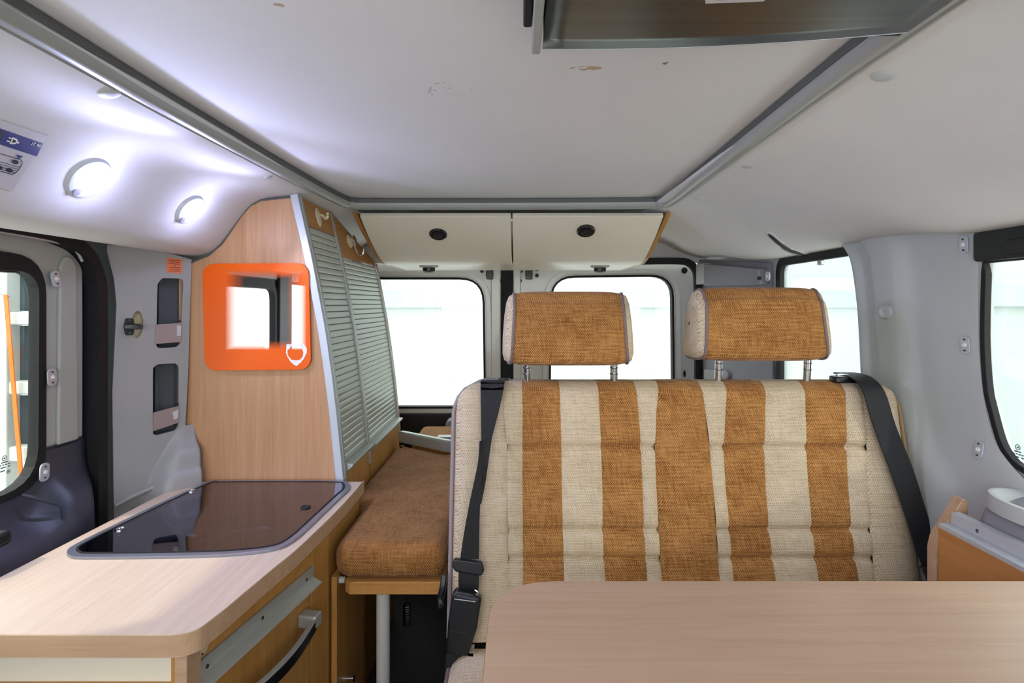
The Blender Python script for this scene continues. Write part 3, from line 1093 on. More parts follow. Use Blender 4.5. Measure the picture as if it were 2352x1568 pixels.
plate('slot', 'rubber', Frame(p, (1, 0, 0), (0, 0, 1)), ellipse(0, 0, 0.005, 0.016, 16), (), 0, 0.003, d2)
# black seal over and beside the right rear door
sp = catmull([(0.46, 2.375, 1.434), (0.55, 2.375, 1.440), (0.70, 2.375, 1.441), (0.745, 2.375, 1.432), (0.772, 2.375, 1.405), (0.782, 2.375, 1.36), (0.785, 2.375, 1.2), (0.786, 2.375, 1.0), (0.786, 2.375, 0.6)], 6)
struct(MB().sweep(sp, [(-0.014, -0.012), (0.014, -0.012), (0.014, 0.012), (-0.014, 0.012)], (0, -1, 0)).build('trim_11', 'rubber', None, smooth=50), 'black rubber seal arched over the right rear door', 'seal')

# ---- right rear corner trim
A2, B2 = Vector((0.800, 2.38, 0)), Vector((0.875, 1.86, 0))
fq = Frame(A2, B2 - A2, (0, 0, 1))
cor = plate('trim_12', 'plastic_lilac', fq, fq.pxs([(1600, 596), (1768, 602), (1776, 900), (1604, 900)]), (), -0.02, 0.0, bevel=0.004)
struct(cor, 'grey corner trim between the rear door and the quarter window', 'trim')
plate('corner_box', 'plastic_lilac', fq, rpoly(fq.pxs([(1634, 606), (1762, 617), (1766, 654), (1634, 657)]), 0.004), (), 0.0, 0.035, cor, 0.008)
plate('corner_flange', 'plastic_lightgrey', fq, rpoly(fq.pxs([(1606, 608), (1634, 604), (1634, 652), (1608, 654)]), 0.004), (), 0.0, 0.03, cor, 0.006)
fq2 = Frame(fq.pt(0, 0, 0.0355), fq.u, fq.v)
a, b = fq2.px(1744, 639)
plate('hole', 'rubber', fq2, ellipse(a, b, 0.011, 0.0065), (), -0.001, 0.002, cor)
a, b = fq2.px(1764, 634)
clip(fq2, a, b, cor, h=0.032, wd=0.012)
plate('grab_recess', 'plastic_grey', fq, rpoly(fq.pxs([(1622, 848), (1672, 850), (1680, 858), (1676, 872), (1622, 872)]), 0.01), (), -0.002, 0.012, cor, 0.005)

# ================================================================== FURNITURE
# ---- overhead locker across the rear
lk = thing('overhead_locker', (0, 2.0, 1.40), 'cream overhead locker with two flaps above the rear doors', 'locker')
LT = (1.69, 1.525)
LKPROF = [(1.685, 1.530), (1.76, 1.482), (1.85, 1.435), (1.90, 1.412), (1.93, 1.402), (1.955, 1.399)]


def lk_edges(t):
    return (-0.497 + (0.497 - 0.474) * t ** 1.2, 0.457 - (0.457 - 0.437) * t ** 1.2)


pr = catmull([(y, z, 0) for y, z in LKPROF], 5)
for nm, f0, f1 in (('a', 0.008, 0.497), ('b', 0.503, 0.992)):
    rows = []
    for k, q in enumerate(pr):
        l, r_ = lk_edges(k / (len(pr) - 1))
        rows.append([Vector((l + (r_ - l) * (f0 + (f1 - f0) * i / 12), q.x, q.y)) for i in range(13)])
    fl = MB().grid(rows).build('flap', 'locker_cream', lk, smooth=50, solid=0.014, bevel=0.002)
    px, py = (1007, 534) if nm == 'a' else (1345, 527)
    p = P(px, py, 1.78)
    # walk onto the flap
    best = min(pr, key=lambda q: abs(CY - F * (q.y - CZ) / q.x - py))
    p = P(px, py, best.x)
    f = Frame(p + Vector((0, -0.007, -0.006)), (1, 0, 0), Vector((0, -0.088, 0.05)))
    kn = MB().lathe(f, [(0.029, -0.006), (0.029, 0.002), (0.026, 0.005), (0.020, 0.004), (0.0175, 0.0015)], 28).build('push_knob_ring', 'black_plastic', fl)
    MB().lathe(f, [(0.0165, 0.001), (0.0165, 0.006), (0.014, 0.007), (0.003, 0.0055)], 24).build('push_knob', 'dark_trim', kn)
# carcass: bottom board, end boards, back
MB().box(-0.476, 0.438, 1.95, 2.33, 1.398, 1.408).build('bottom_board', 'locker_cream', lk, bevel=0.001)
for sgn, e0, e1 in ((-1, -0.512, -0.488), (1, 0.472, 0.452)):
    pts = [(1.675, 1.535), (1.76, 1.484), (1.85, 1.437), (1.90, 1.413), (1.95, 1.398), (2.33, 1.398), (2.33, 1.535)]
    vs = []
    mb = MB()
    frx = Frame((0, 0, 0), (0, 1, 0), (0, 0, 1))
    n = len(pts)
    for off in (0.0, 0.014):
        for i, (y, z) in enumerate(pts):
            t = min(1, max(0, (y - 1.675) / 0.28))
            xb = (-0.499 + 0.022 * t) if sgn < 0 else (0.459 - 0.020 * t)
            vs.append((xb + sgn * off, y, z))
    mb._add(vs, [tuple(range(n)), tuple(range(n, 2 * n))] + [(i, (i + 1) % n, (i + 1) % n + n, i + n) for i in range(n)])
    mb.build('end_board', 'wood_header', lk, smooth=0, bevel=0.001)
MB().box(-0.48, 0.44, 2.325, 2.335, 1.40, 1.535).build('back_board', 'locker_cream', lk)
# downlights under the locker
for px, py, lb in ((985, 617, 'small round downlight under the locker flap next to the roller shutters'), (1378, 608, 'small round downlight under the locker above the first headrest')):
    d = 2.06
    x = (px - CX) / F * d
    t = thing('downlight', (x, d, 1.376), lb, 'downlight', 'downlights under the overhead locker')
    f = Frame((x, d, 1.398), (1, 0, 0), (0, -1, 0))
    MB().lathe(f, [(0.036, -0.0005), (0.036, 0.004), (0.030, 0.008), (0.023, 0.008)], 28).build('flange', 'plastic_lightgrey', t)
    MB().lathe(f, [(0.023, 0.006), (0.0225, 0.022), (0.019, 0.024), (0.0185, 0.018)], 28).build('rim', 'black_plastic', t)
    MB().lathe(f, [(0.0185, 0.017), (0.018, 0.021), (0.003, 0.022)], 24).build('lens', 'mark_white', t)

# ---- tall cabinet with two roller shutters
CP = [(1.531, -0.567), (1.45, -0.548), (1.361, -0.528), (1.27, -0.511), (1.183, -0.495), (1.07, -0.479), (0.972, -0.467), (0.88, -0.4575), (0.805, -0.450), (0.70, -0.446)]
CPs = sorted(CP)


def cab_x(z):
    return interp([a for a, b in CPs], [b for a, b in CPs], z)


cab = thing('tall_cabinet', (-0.65, 1.7, 0.1), 'tall beech cabinet with two aluminium roller shutters beside the bed', 'cabinet')
f139 = front(1.392)
pan = [(-0.868, 0.78), (-0.868, 1.362)] + f139.pxs([(440, 603), (480, 586), (510, 560), (555, 494), (575, 472), (600, 460), (678, 452)])
edge = [(cab_x(z) - 0.008, z) for z in [1.525 - (1.525 - 0.78) * k / 14 for k in range(15)]]
MB().prism(pan + edge, [], f139, -0.016, 0.0).build('side_panel', 'wood_panel', cab, bevel=0.001)
# dark joint bead along the top of the panel
topb = [f139.pt(a, b, 0.001) for a, b in pan[1:9]]
MB().tube(topb, 0.0022, 6).build('joint_bead', 'rail_dark', cab)
# aluminium corner profile
tr_ = []
for k in range(25):
    z = 1.533 - (1.533 - 0.80) * k / 24
    tr_.append(Vector((cab_x(z) - 0.006, 1.392, z)))
MB().sweep(tr_, [(-0.010, -0.004), (0.010, -0.004), (0.010, 0.012), (-0.010, 0.012)], (0, 1, 0)).build('corner_profile', 'aluminium_white', cab, bevel=0.002)


def cab_post(y, half, zt, mat, name):
    pts = [Vector((cab_x(z), y, z)) for z in [zt - (zt - 0.775) * k / 24 for k in range(25)]]
    return MB().sweep(pts, [(-0.008, -half), (0.006, -half), (0.006, half), (-0.008, half)], (0, 1, 0)).build(name, mat, cab, bevel=0.001)


cab_post(1.408, 0.006, 1.533, 'aluminium', 'post')
cab_post(1.635, 0.008, 1.530, 'aluminium', 'post')
cab_post(2.046, 0.006, 1.404, 'wood_header', 'post')
cab_post(2.036, 0.004, 1.404, 'aluminium', 'post')

SL = {}


def shutter(y0, y1, zt, zb, n, label):
    sh = MB()
    pts = [Vector((cab_x(z) - 0.010, (y0 + y1) / 2, z)) for z in [zt - (zt - zb) * k / 20 for k in range(21)]]
    rows = [[Vector((p.x, y, p.z)) for y in (y0, y1)] for p in pts]
    base = sh.grid(rows).build('shutter', 'pocket_dark', cab, smooth=40, solid=0.002)
    base['label'] = label
    L = y1 - y0 - 0.004
    hgt = (zt - zb) / n
    key = round(L, 4)
    mesh = None
    for i in range(n):
        z = zt - hgt * (i + 0.5)
        x = cab_x(z)
        sl = math.atan2(cab_x(z + 0.01) - cab_x(z - 0.01), 0.02)
        if mesh is None:
            h = hgt / 2 * 1.03
            prof = [(-0.005, -h * 0.93), (0.0012, -h * 0.93), (0.0026, -h * 0.70), (0.0026, h * 0.62), (0.0004, h * 0.90), (-0.005, h * 0.90)]
            m2 = MB()
            vs = [(a, yy, b) for yy in (-L / 2, L / 2) for a, b in prof]
            k = len(prof)
            m2._add(vs, [tuple(range(k))[::-1], tuple(range(k, 2 * k))] + [(j, (j + 1) % k, (j + 1) % k + k, j + k) for j in range(k)])
            o = m2.build('slat', 'slat_alu', base, smooth=40)
            mesh = o.data
        else:
            o = bpy.data.objects.new('slat', mesh)
            COL.objects.link(o)
            attach(o, base)
        o.location = (x - 0.002, (y0 + y1) / 2, z)
        o.rotation_euler = (0, sl, 0)
    # handle ledge at the foot
    xb = cab_x(zb)
    hb = MB().prism([(xb - 0.012, zb - 0.026), (xb + 0.001, zb - 0.026), (xb + 0.018, zb - 0.013), (xb + 0.024, zb - 0.006), (xb + 0.023, zb - 0.002), (xb + 0.004, zb), (xb - 0.012, zb)], [],
                    Frame((0, (y0 + y1) / 2, 0), (1, 0, 0), (0, 0, 1)), -L / 2, L / 2)
    hb.build('handle_ledge', 'aluminium', base, smooth=30, bevel=0.001)
    return base


shutter(1.415, 1.626, 1.455, 0.838, 36, 'narrow aluminium roller shutter')
shutter(1.644, 2.031, 1.393, 0.832, 36, 'wide aluminium roller shutter')


def cab_board(y0, y1, zt0, zt1, zb, name, mat, dx=0.0):
    rows = []
    for k in range(9):
        t = k / 8
        rows.append([Vector((cab_x(zb + (zt0 - zb) * t) + dx, y0, zb + (zt0 - zb) * t)), Vector((cab_x(zb + (zt1 - zb) * t) + dx, y1, zb + (zt1 - zb) * t))])
    return MB().grid(rows).build(name, mat, cab, smooth=40, solid=0.006, bevel=0.001)


cab_board(1.415, 1.627, 1.529, 1.529, 1.457, 'header', 'wood_header')
cab_board(1.644, 2.031, 1.529, 1.412, 1.396, 'header', 'wood_header')
cab_board(1.415, 1.627, 0.812, 0.812, 0.70, 'plinth', 'wood_front')
cab_board(1.644, 2.031, 0.806, 0.806, 0.70, 'plinth', 'wood_front')
MB().box(-0.86, -0.462, 1.42, 2.03, 0.1, 0.70).build('lower_body', 'wood_front', cab, bevel=0.002)

# hooks on the headers
hp = Vector((cab_x(1.49) + 0.0035, 1.505, 1.492))
f = Frame(hp, (0, 1, 0), Vector((-0.23, 0, 1)))
hk = thing('wall_hook', hp, 'pale oval plastic hook stuck on the header of the narrow shutter', 'hook')
MB().lathe(f, [(0.024, 0.0), (0.023, 0.003), (0.016, 0.006), (0.004, 0.007)], 24, 0.62, 1.15).build('backplate', 'hook_cream', hk)
MB().tube(catmull([f.pt(0, 0.006, 0.004), f.pt(0, 0.002, 0.014), f.pt(0, -0.008, 0.020), f.pt(0, -0.002, 0.028), f.pt(0, 0.006, 0.028)], 4), 0.0042, 10).build('prong', 'hook_cream', hk)
hp = Vector((cab_x(1.458) + 0.0035, 1.76, 1.456))
f = Frame(hp, (0, 1, 0), Vector((-0.23, 0, 1)))
hk = thing('suction_hook', hp, 'clear suction cup with a chrome wire hook on the wide shutter header', 'hook')
MB().lathe(f, [(0.022, 0.0), (0.020, 0.005), (0.010, 0.010), (0.007, 0.018), (0.002, 0.018)], 24).build('suction_cup', 'hook_cream', hk)
MB().lathe(Frame(f.pt(0, 0, 0.016), f.u, f.v), [(0.016, 0), (0.016, 0.004), (0.012, 0.006), (0.002, 0.006)], 24).build('cap', 'chrome', hk)
MB().tube(catmull([f.pt(0, -0.008, 0.014), f.pt(0, -0.03, 0.014), f.pt(0, -0.044, 0.017), f.pt(0, -0.052, 0.026), f.pt(0, -0.047, 0.036), f.pt(0, -0.034, 0.039)], 5), 0.0026, 10).build('wire_hook', 'chrome', hk)

# ---- mirror with an orange printed border
fm = Frame((0, 1.391, 0), (1, 0, 0), (0, 0, 1))


def mirror_mat():
    m, nt, b = new_mat('mirror_print')
    c0, c1 = fm.px(537, 795), fm.px(690, 627)
    cx, cz, hx, hz = (c0[0] + c1[0]) / 2, (c0[1] + c1[1]) / 2, (c1[0] - c0[0]) / 2, (c1[1] - c0[1]) / 2
    tc = N(nt, 'ShaderNodeTexCoord')
    mp = N(nt, 'ShaderNodeMapping')
    mp.inputs['Location'].default_value = (-cx, 0, -cz)
    nt.links.new(tc.outputs['Object'], mp.inputs['Vector'])
    sp = N(nt, 'ShaderNodeSeparateXYZ')
    nt.links.new(mp.outputs[0], sp.inputs[0])
    outs = []
    for ax, h, soft in (('X', hx, 0.030), ('Z', hz, 0.014)):
        ab = N(nt, 'ShaderNodeMath', operation='ABSOLUTE')
        nt.links.new(sp.outputs[ax], ab.inputs[0])
        mr = N(nt, 'ShaderNodeMapRange')
        mr.inputs['From Min'].default_value = h - soft
        mr.inputs['From Max'].default_value = h + soft * 0.6
        nt.links.new(ab.outputs[0], mr.inputs['Value'])
        outs.append(mr.outputs[0])
    mxm = N(nt, 'ShaderNodeMath', operation='MAXIMUM')
    nt.links.new(outs[0], mxm.inputs[0])
    nt.links.new(outs[1], mxm.inputs[1])
    b.inputs['Base Color'].default_value = lin('#f5640c')
    b.inputs['Roughness'].default_value = 0.35
    b.inputs['Specular IOR Level'].default_value = 0.3
    gl = N(nt, 'ShaderNodeBsdfGlossy')
    gl.inputs['Roughness'].default_value = 0.01
    gl.inputs['Color'].default_value = (0.92, 0.92, 0.93, 1)
    mx = N(nt, 'ShaderNodeMixShader')
    nt.links.new(mxm.outputs[0], mx.inputs['Fac'])
    nt.links.new(gl.outputs[0], mx.inputs[1])
    nt.links.new(b.outputs[0], mx.inputs[2])
    nt.links.new(mx.outputs[0], nt.nodes['Material Output'].inputs['Surface'])


mirror_mat()
plain('mirror_back', '#c9510f', 0.4)
mo = rpoly(fm.pxs([(468, 606), (711, 604), (717, 848), (474, 850)]), 0.034, 8)
mir = thing('wall_mirror', (fm.px(590, 850)[0], 1.39, fm.px(590, 850)[1]), 'square wall mirror with an orange border and rounded corners', 'mirror')
plate('mirror_board', 'mirror_back', fm, mo, (), 0.0012, 0.0055, mir)
plate('mirror_glass', 'mirror_print', fm, mo, (), 0.0055, 0.0075, mir, 0.0006)
s4 = lambda L: [(430 + a / 5.226, 580 + b / 5.226) for a, b in L]
fm2 = Frame((0, 1.3834, 0), (1, 0, 0), (0, 0, 1))
oo = [(1262, 1095), (1245, 1125), (1228, 1155), (1208, 1165), (1203, 1190), (1212, 1240), (1255, 1287), (1310, 1293), (1355, 1285), (1385, 1250), (1395, 1200), (1380, 1150), (1345, 1105), (1350, 1095),
      (1405, 1097), (1437, 1150), (1436, 1200), (1402, 1270), (1395, 1280), (1362, 1320), (1312, 1361), (1275, 1340), (1240, 1305), (1205, 1250), (1186, 1200), (1190, 1160), (1192, 1100)]
plate('printed_ring', 'mark_white', fm2, fm2.pxs(s4(oo)), (), 0.0, 0.0005, mir, smooth=0)

# ---- kitchen unit, worktop and glass lid
ft = flat(0.80)
kit = thing('kitchen_unit', (-0.64, 1.05, 0.1), 'beech kitchen unit with long aluminium grip and bow handle', 'cabinet')
fx0, fy0, fx1, fy1 = -0.478, 0.775, -0.405, 1.16   # front face line (x at y)


def face_x(y):
    return fx0 + (fx1 - fx0) * (y - fy0) / (fy1 - fy0)


ff = Frame((fx0, fy0, 0), (fx1 - fx0, fy1 - fy0, 0), (0, 0, 1))     # faces +x
LEN = math.hypot(fx1 - fx0, fy1 - fy0)
MB().prism([(-0.83, 0.80), (-0.50, 0.80), (face_x(0.80) - 0.016, 0.80), (fx1 - 0.016, fy1), (-0.42, 1.38), (-0.83, 1.38)], [], flat(0.0), 0.1, 0.672).build('carcass', 'wood_front', kit, bevel=0.001)
# near end: cream panel with wood edging and a corner post
MB().box(-0.86, -0.492, 0.776, 0.797, 0.1, 0.7665).build('end_panel', 'laminate_white', kit, bevel=0.001)
MB().box(-0.492, -0.483, 0.771, 0.797, 0.1, 0.7665).build('edge_strip', 'wood_header', kit, bevel=0.001)
MB().box(-0.4815, -0.4640, 0.762, 0.797, 0.1, 0.7665).build('corner_post', 'wood_edge', kit, bevel=0.0015)
MB().box(-0.86, -0.484, 0.762, 0.776, 0.1, 0.714).build('lower_front', 'wood_header', kit, bevel=0.001)
# front boards: drawer front, stile, lower door
ZR = 0.700
MB().fbox(ff, 0.012, LEN * 0.83, ZR - 0.003, 0.767, -0.016, 0.0).build('drawer_front', 'wood_front', kit, bevel=0.001)
dr = MB().fbox(ff, 0.012, LEN * 0.83, 0.13, ZR - 0.006, -0.016, 0.0).build('door', 'wood_front', kit, bevel=0.001)
MB().fbox(ff, LEN * 0.83 + 0.002, LEN, 0.1, 0.767, -0.016, 0.0).build('stile', 'wood_front', kit, bevel=0.001)
MB().prism([(fx1, fy1), (fx1 - 0.016, fy1), (-0.418, 1.38), (-0.402, 1.38)], [], flat(0), 0.1, 0.767).build('stile', 'wood_front', kit, bevel=0.001)
# aluminium grip profile
gp = [(0.0, -0.004), (0.0, 0.024), (0.006, 0.026), (0.006, 0.018), (0.0045, 0.014), (0.0045, 0.002), (0.022, -0.006), (0.023, -0.009), (0.0, -0.007)]
fgr = Frame(ff.pt(0.012, ZR, 0), ff.n, (0, 0, 1))
gl_ = LEN * 0.83 - 0.006
mb = MB()
k = len(gp)
vs = [ff.pt(0.010, ZR + b, a) for a, b in gp] + [ff.pt(0.010 + gl_, ZR + b, a) for a, b in gp]
mb._add(vs, [tuple(range(k))[::-1], tuple(range(k, 2 * k))] + [(j, (j + 1) % k, (j + 1) % k + k, j + k) for j in range(k)])
grip = mb.build('grip_profile', 'aluminium', kit, smooth=30)
for t in (0.10, 0.50, 0.92):
    MB().lathe(Frame(ff.pt(0.010 + gl_ * t, ZR + 0.009, 0.0045), ff.u, ff.v), [(0.0034, 0), (0.003, 0.0012), (0.001, 0.0006)], 10).build('screw', 'dark_steel', grip)
# round cover plates on the drawer front
for t, z, mt in ((0.085, 0.742, 'hook_cream'), (0.70, 0.750, 'wood_header')):
    o = MB().lathe(Frame(ff.pt(LEN * t, z, 0.0), ff.u, ff.v), [(0.0165, 0), (0.0165, 0.0012), (0.0155, 0.0018), (0.002, 0.0018)], 24).build('cover_cap', mt, kit)
    if mt == 'hook_cream':
        for dx, dz, r in ((0.006, 0.007, 0.0012), (-0.006, 0.006, 0.001), (0.002, -0.011, 0.0018)):
            MB().lathe(Frame(ff.pt(LEN * t + dx, z + dz, 0.0018), ff.u, ff.v), [(r, 0), (r, 0.0005), (0.0003, 0.0005)], 8).build('pin_hole', 'dark_trim', o)
# bow handle on the lower door
h0, h1, hz = LEN * 0.08, LEN * 0.74, 0.640
bow = []
for k in range(17):
    t = k / 16
    bow.append(ff.pt(h1 + (h0 - h1) * t, hz - 0.006, 0.032 + 0.020 * math.sin(math.pi * t)))
hb = MB().sweep(bow, [(-0.0035, -0.011), (0.0035, -0.011), (0.0035, 0.011), (-0.0035, 0.011)]).build('handle', 'black_plastic', dr, bevel=0.0012)
hs = MB().sweep([p + Vector((0, 0, 0.0122)) for p in bow], [(-0.005, -0.0014), (0.005, -0.0014), (0.005, 0.0014), (-0.005, 0.0014)]).build('handle_strip', 'aluminium', dr, bevel=0.0006)
for t in (h0 - 0.002, h1 + 0.002):
    MB().fbox(ff, t - 0.013, t + 0.013, hz - 0.014, hz + 0.012, 0.0, 0.038).build('handle_foot', 'aluminium', dr, bevel=0.004, bseg=3)

edge_px = [(388, 1457), (420, 1453.5), (441, 1448), (461, 1439), (486, 1421), (512, 1401), (548, 1371), (622, 1309), (676, 1265), (731, 1214), (786, 1159), (836, 1103)]
ep = [ft.px(*p) for p in edge_px]
ep = [(p[0], p[1]) for p in catmull([(a, b, 0) for a, b in ep], 3)]
wt_out = [(-0.86, 0.744)] + ep + [(-0.397, 1.386), (-0.845, 1.386)]
lid_px = [(154, 1270), (161, 1281), (194, 1285), (366, 1283), (512, 1279), (622, 1267), (676, 1245), (731, 1195), (786, 1142), (803, 1126), (801, 1113), (775, 1107), (622, 1106.5), (512, 1107), (475, 1111), (366, 1160), (256, 1213), (175, 1254)]
lo = [ft.px(*p) for p in lid_px]
lo = [(p[0], p[1]) for p in catmull([(a, b, 0) for a, b in lo], 3, True)]
wt = plate('worktop', 'wood_counter', ft, wt_out, [offset_poly(lo, -0.012)], -0.032, 0.0, bevel=0.0015)
tag(wt, 'beech laminate worktop with a rounded corner and inset glass lid', 'worktop')
plate('edge_band', 'wood_edge', ft, offset_poly(wt_out, 0.0008), [offset_poly(wt_out, -0.004)], -0.031, -0.0016, wt)
hob = thing('hob_sink', (-0.65, 1.18, 0.72), 'hob and sink unit under a smoked glass lid in the worktop', 'hob')
plate('rim', 'hob_frame', ft, lo, [offset_poly(lo, -0.014)], 0.0003, 0.005, hob, 0.002)
lid = plate('glass_lid', 'smoked_glass', ft, offset_poly(lo, -0.0145), (), 0.0022, 0.0055, hob, 0.0008)
plate('lid_edge', 'rubber', ft, offset_poly(lo, -0.0125), [offset_poly(lo, -0.0165)], 0.0015, 0.0062, lid)
# steel basin below the lid
bo = offset_poly(lo, -0.018)
nb = len(bo)
mb = MB()
cxb = sum(p[0] for p in bo) / nb
cyb = sum(p[1] for p in bo) / nb
ringz = [(1.0, -0.006), (0.97, -0.02), (0.93, -0.10), (0.6, -0.115), (0.08, -0.118)]
rows = [[ft.pt(cxb + (a - cxb) * k, cyb + (b - cyb) * k, z) for a, b in bo] for k, z in ringz]
mb.grid(rows, cu=True)
mb.build('basin', 'sink_steel', hob, smooth=50)
for (x, y) in ((-0.69, 1.08), (-0.56, 1.12)):
    pg = [Vector((x + 0.065 * math.cos(t), y + 0.065 * math.sin(t), 0.765)) for t in [2 * math.pi * k / 24 for k in range(24)]]
    sup = MB().tube(pg, 0.004, 6, True).build('pan_support', 'chrome', hob)
    for k in range(4):
        t = math.pi / 4 + k * math.pi / 2
        MB().tube([(x + 0.02 * math.cos(t), y + 0.02 * math.sin(t), 0.765), (x + 0.075 * math.cos(t), y + 0.075 * math.sin(t), 0.765)], 0.003, 6).build('bar', 'chrome', sup)
    MB().lathe(Frame((x, y, 0.70), (1, 0, 0), (0, 1, 0)), [(0.03, 0), (0.03, 0.03), (0.022, 0.045), (0.002, 0.047)], 20).build('burner', 'dark_trim', hob)
MB().tube(catmull([(-0.66, 1.34, 0.76), (-0.60, 1.30, 0.775), (-0.53, 1.22, 0.775)], 5), 0.010, 10).build('tap', 'chrome', hob)
for px, py, r in ((702, 1171, 0.011), (276, 1222, 0.009), (440, 1133, 0.009)):
    a, b = ft.px(px, py)
    MB().lathe(Frame(ft.pt(a, b, 0.0055), ft.u, ft.v), [(r, 0), (r, 0.002), (r * 0.75, 0.0028), (r * 0.6, 0.001)], 20).build('lid_stud', 'dark_trim' if px > 500 else 'chrome', lid)

# ---- bed: cushions, plywood board, leg, aluminium bar


def cushion(name, outline, z0, z1, mat, parent, r=0.028, seg=5, puff=0.006):
    loops = []
    prof = []
    for k in range(seg + 1):
        t = math.pi / 2 * k / seg
        prof.append((-r * (1 - math.cos(t)) if False else -r * (1 - math.sin(math.pi / 2 * (1 - k / seg))), 0))
    mb = MB()
    rows = []
    rr = min(r, (z1 - z0) / 2)
    for k in range(seg + 1):                     # lower rounding
        t = math.pi / 2 * k / seg
        rows.append((rr * (1 - math.sin(t)), z0 + rr * (1 - math.cos(t))))
    for k in range(seg + 1):                     # upper rounding
        t = math.pi / 2 * k / seg
        rows.append((rr * (1 - math.cos(t)), z1 - rr * (1 - math.sin(t))))
    grid = []
    for d, z in rows:
        grid.append([(a, b, z) for a, b in offset_poly(outline, -d)])
    mb.grid(grid, cu=True)
    top = offset_poly(outline, -rr)
    tess = tessellate_polygon([[Vector((a, b, 0)) for a, b in top]])
    n = len(top)
    o = len(mb.v)
    mb.v += [(a, b, z1) for a, b in top] + [(a, b, z0) for a, b in top]
    mb.f += [tuple(o + i for i in t) for t in tess] + [tuple(o + n + i for i in t) for t in tess]
    return mb.build(name, mat, parent, smooth=70)


def densify(poly, step):
    out = []
    for i in range(len(poly)):
        a, b = Vector(poly[i]), Vector(poly[(i + 1) % len(poly)])
        m = max(1, int((b - a).length / step))
        for k in range(m):
            out.append(tuple(a.lerp(b, k / m)))
    return out


bed_o = [(-0.392, 1.135), (-0.155, 1.135), (-0.155, 1.36), (0.70, 1.36), (0.70, 1.93), (-0.25, 1.85), (-0.438, 1.985), (-0.438, 1.40), (-0.392, 1.385)]
bed_o = rpoly(bed_o, [0.05, 0.03, 0.0, 0.03, 0.03, 0.0, 0.02, 0.0, 0.0], 6)
bed = cushion('bed_cushion', densify(bed_o, 0.04), 0.672, 0.748, 'fabric_brown', None, 0.03)
tag(bed, 'brown woven bed cushion on the plywood board beside the kitchen unit', 'cushion')
bo2 = rpoly([(-0.415, 2.12), (-0.33, 2.05), (0.70, 2.05), (0.74, 2.38), (-0.42, 2.38)], 0.03)
bed2 = cushion('bed_cushion', densify(bo2, 0.05), 0.6715, 0.724, 'fabric_brown', None, 0.025)
tag(bed2, 'rear bed cushion lying against the black door trim', 'cushion')
bf = thing('bed_platform', (-0.1, 1.6, 0.1), 'plywood bed platform with layered edge resting on a white tube leg', 'bed')
brd = plate('board', 'plywood', flat(0.0), [(-0.365, 1.150), (-0.352, 1.137), (-0.155, 1.137), (-0.155, 1.36), (0.70, 1.36), (0.70, 2.40), (-0.43, 2.40), (-0.43, 1.40), (-0.365, 1.385)], (), 0.645, 0.6705, bf, bevel=0.001)
layers = MB()
for k in range(6):
    z = 0.648 + k * 0.0039
    layers.box(-0.352, -0.157, 1.1362, 1.1375, z, z + 0.0014)
layers.build('veneer_lines', 'wood_front', brd, smooth=0)
lg = MB().cyl((-0.295, 1.19, 0.1), (-0.295, 1.19, 0.625), 0.0145, seg=24).build('leg', 'knob_grey', bf)
MB().cyl((-0.295, 1.19, 0.625), (-0.295, 1.19, 0.645), 0.0155, seg=24).build('collar', 'dark_steel', lg)
MB().cyl((-0.295, 1.19, 0.1), (-0.295, 1.19, 0.106), 0.035, 0.03, seg=24).build('foot', 'dark_steel', lg)
# bar at the far end of the cushion
bar = thing('bed_rail', (-0.3, 1.93, 0.748), 'angled aluminium rail between the bed cushions', 'rail')
MB().sweep([(-0.432, 2.000, 0.768), (-0.245, 1.868, 0.768), (-0.02, 1.78, 0.768)], [(-0.012, -0.0195), (0.012, -0.0195), (0.012, 0.014), (0.006, 0.019), (-0.012, 0.019)]).build('bar', 'aluminium', bar, bevel=0.002)
brk = MB().box(-0.315, -0.20, 2.11, 2.15, 0.7245, 0.738).build('metal_bracket', 'aluminium', None, bevel=0.002)
tag(brk, 'flat aluminium bracket lying on the rear bed cushion', 'bracket')
p = P(1034, 982, 2.38)
kb = MB().lathe(Frame((p.x, 2.428, p.z), (1, 0, 0), (0, 0, 1)), [(0.03, 0), (0.03, 0.02), (0.022, 0.035), (0.004, 0.036)], 20, 0.8, 1.2).build('door_release', 'plastic_grey', d1)
# lower cabinet door below the bed with a small knob
low_c = thing('under_bed_cabinet', (-0.44, 1.27, 0.1), 'dark beech base cabinet under the bed with a white knob', 'cabinet')
MB().box(-0.40, -0.388, 1.165, 1.375, 0.345, 0.668).build('door', 'wood_front', low_c, bevel=0.001)
MB().box(-0.40, -0.388, 1.165, 1.375, 0.1, 0.342).build('door', 'wood_front', low_c, bevel=0.001)
MB().cyl((-0.388, 1.185, 0.652), (-0.376, 1.185, 0.652), 0.007, seg=16).build('knob', 'knob_grey', low_c)
MB().cyl((-0.388, 1.24, 0.40), (-0.374, 1.24, 0.40), 0.008, seg=16).build('knob', 'chrome', low_c)
# spring hanging below the board
p = P(935, 1412, 1.45)
spring = [(p.x + 0.010 * math.cos(k * 0.9), 1.45 + 0.010 * math.sin(k * 0.9), p.z + 0.03 - k * 0.0009) for k in range(64)]
so = MB().tube([(p.x, 1.45, 0.643), (p.x, 1.45, p.z + 0.035)] + spring, 0.0022, 6).build('coil_spring', 'dark_steel')
tag(so, 'small steel coil spring hanging under the bed board', 'spring')

# ---- bench seat
bench = thing('bench_seat', (0.345, 1.0, 0.1), 'striped beige and orange double bench seat behind the table', 'bench seat')
X0, X1, BZ0, BZ1 = -0.140, 0.832, 0.575, 1.083


def back_y(z):
    return 1.205 - (1.083 - z) * 0.19


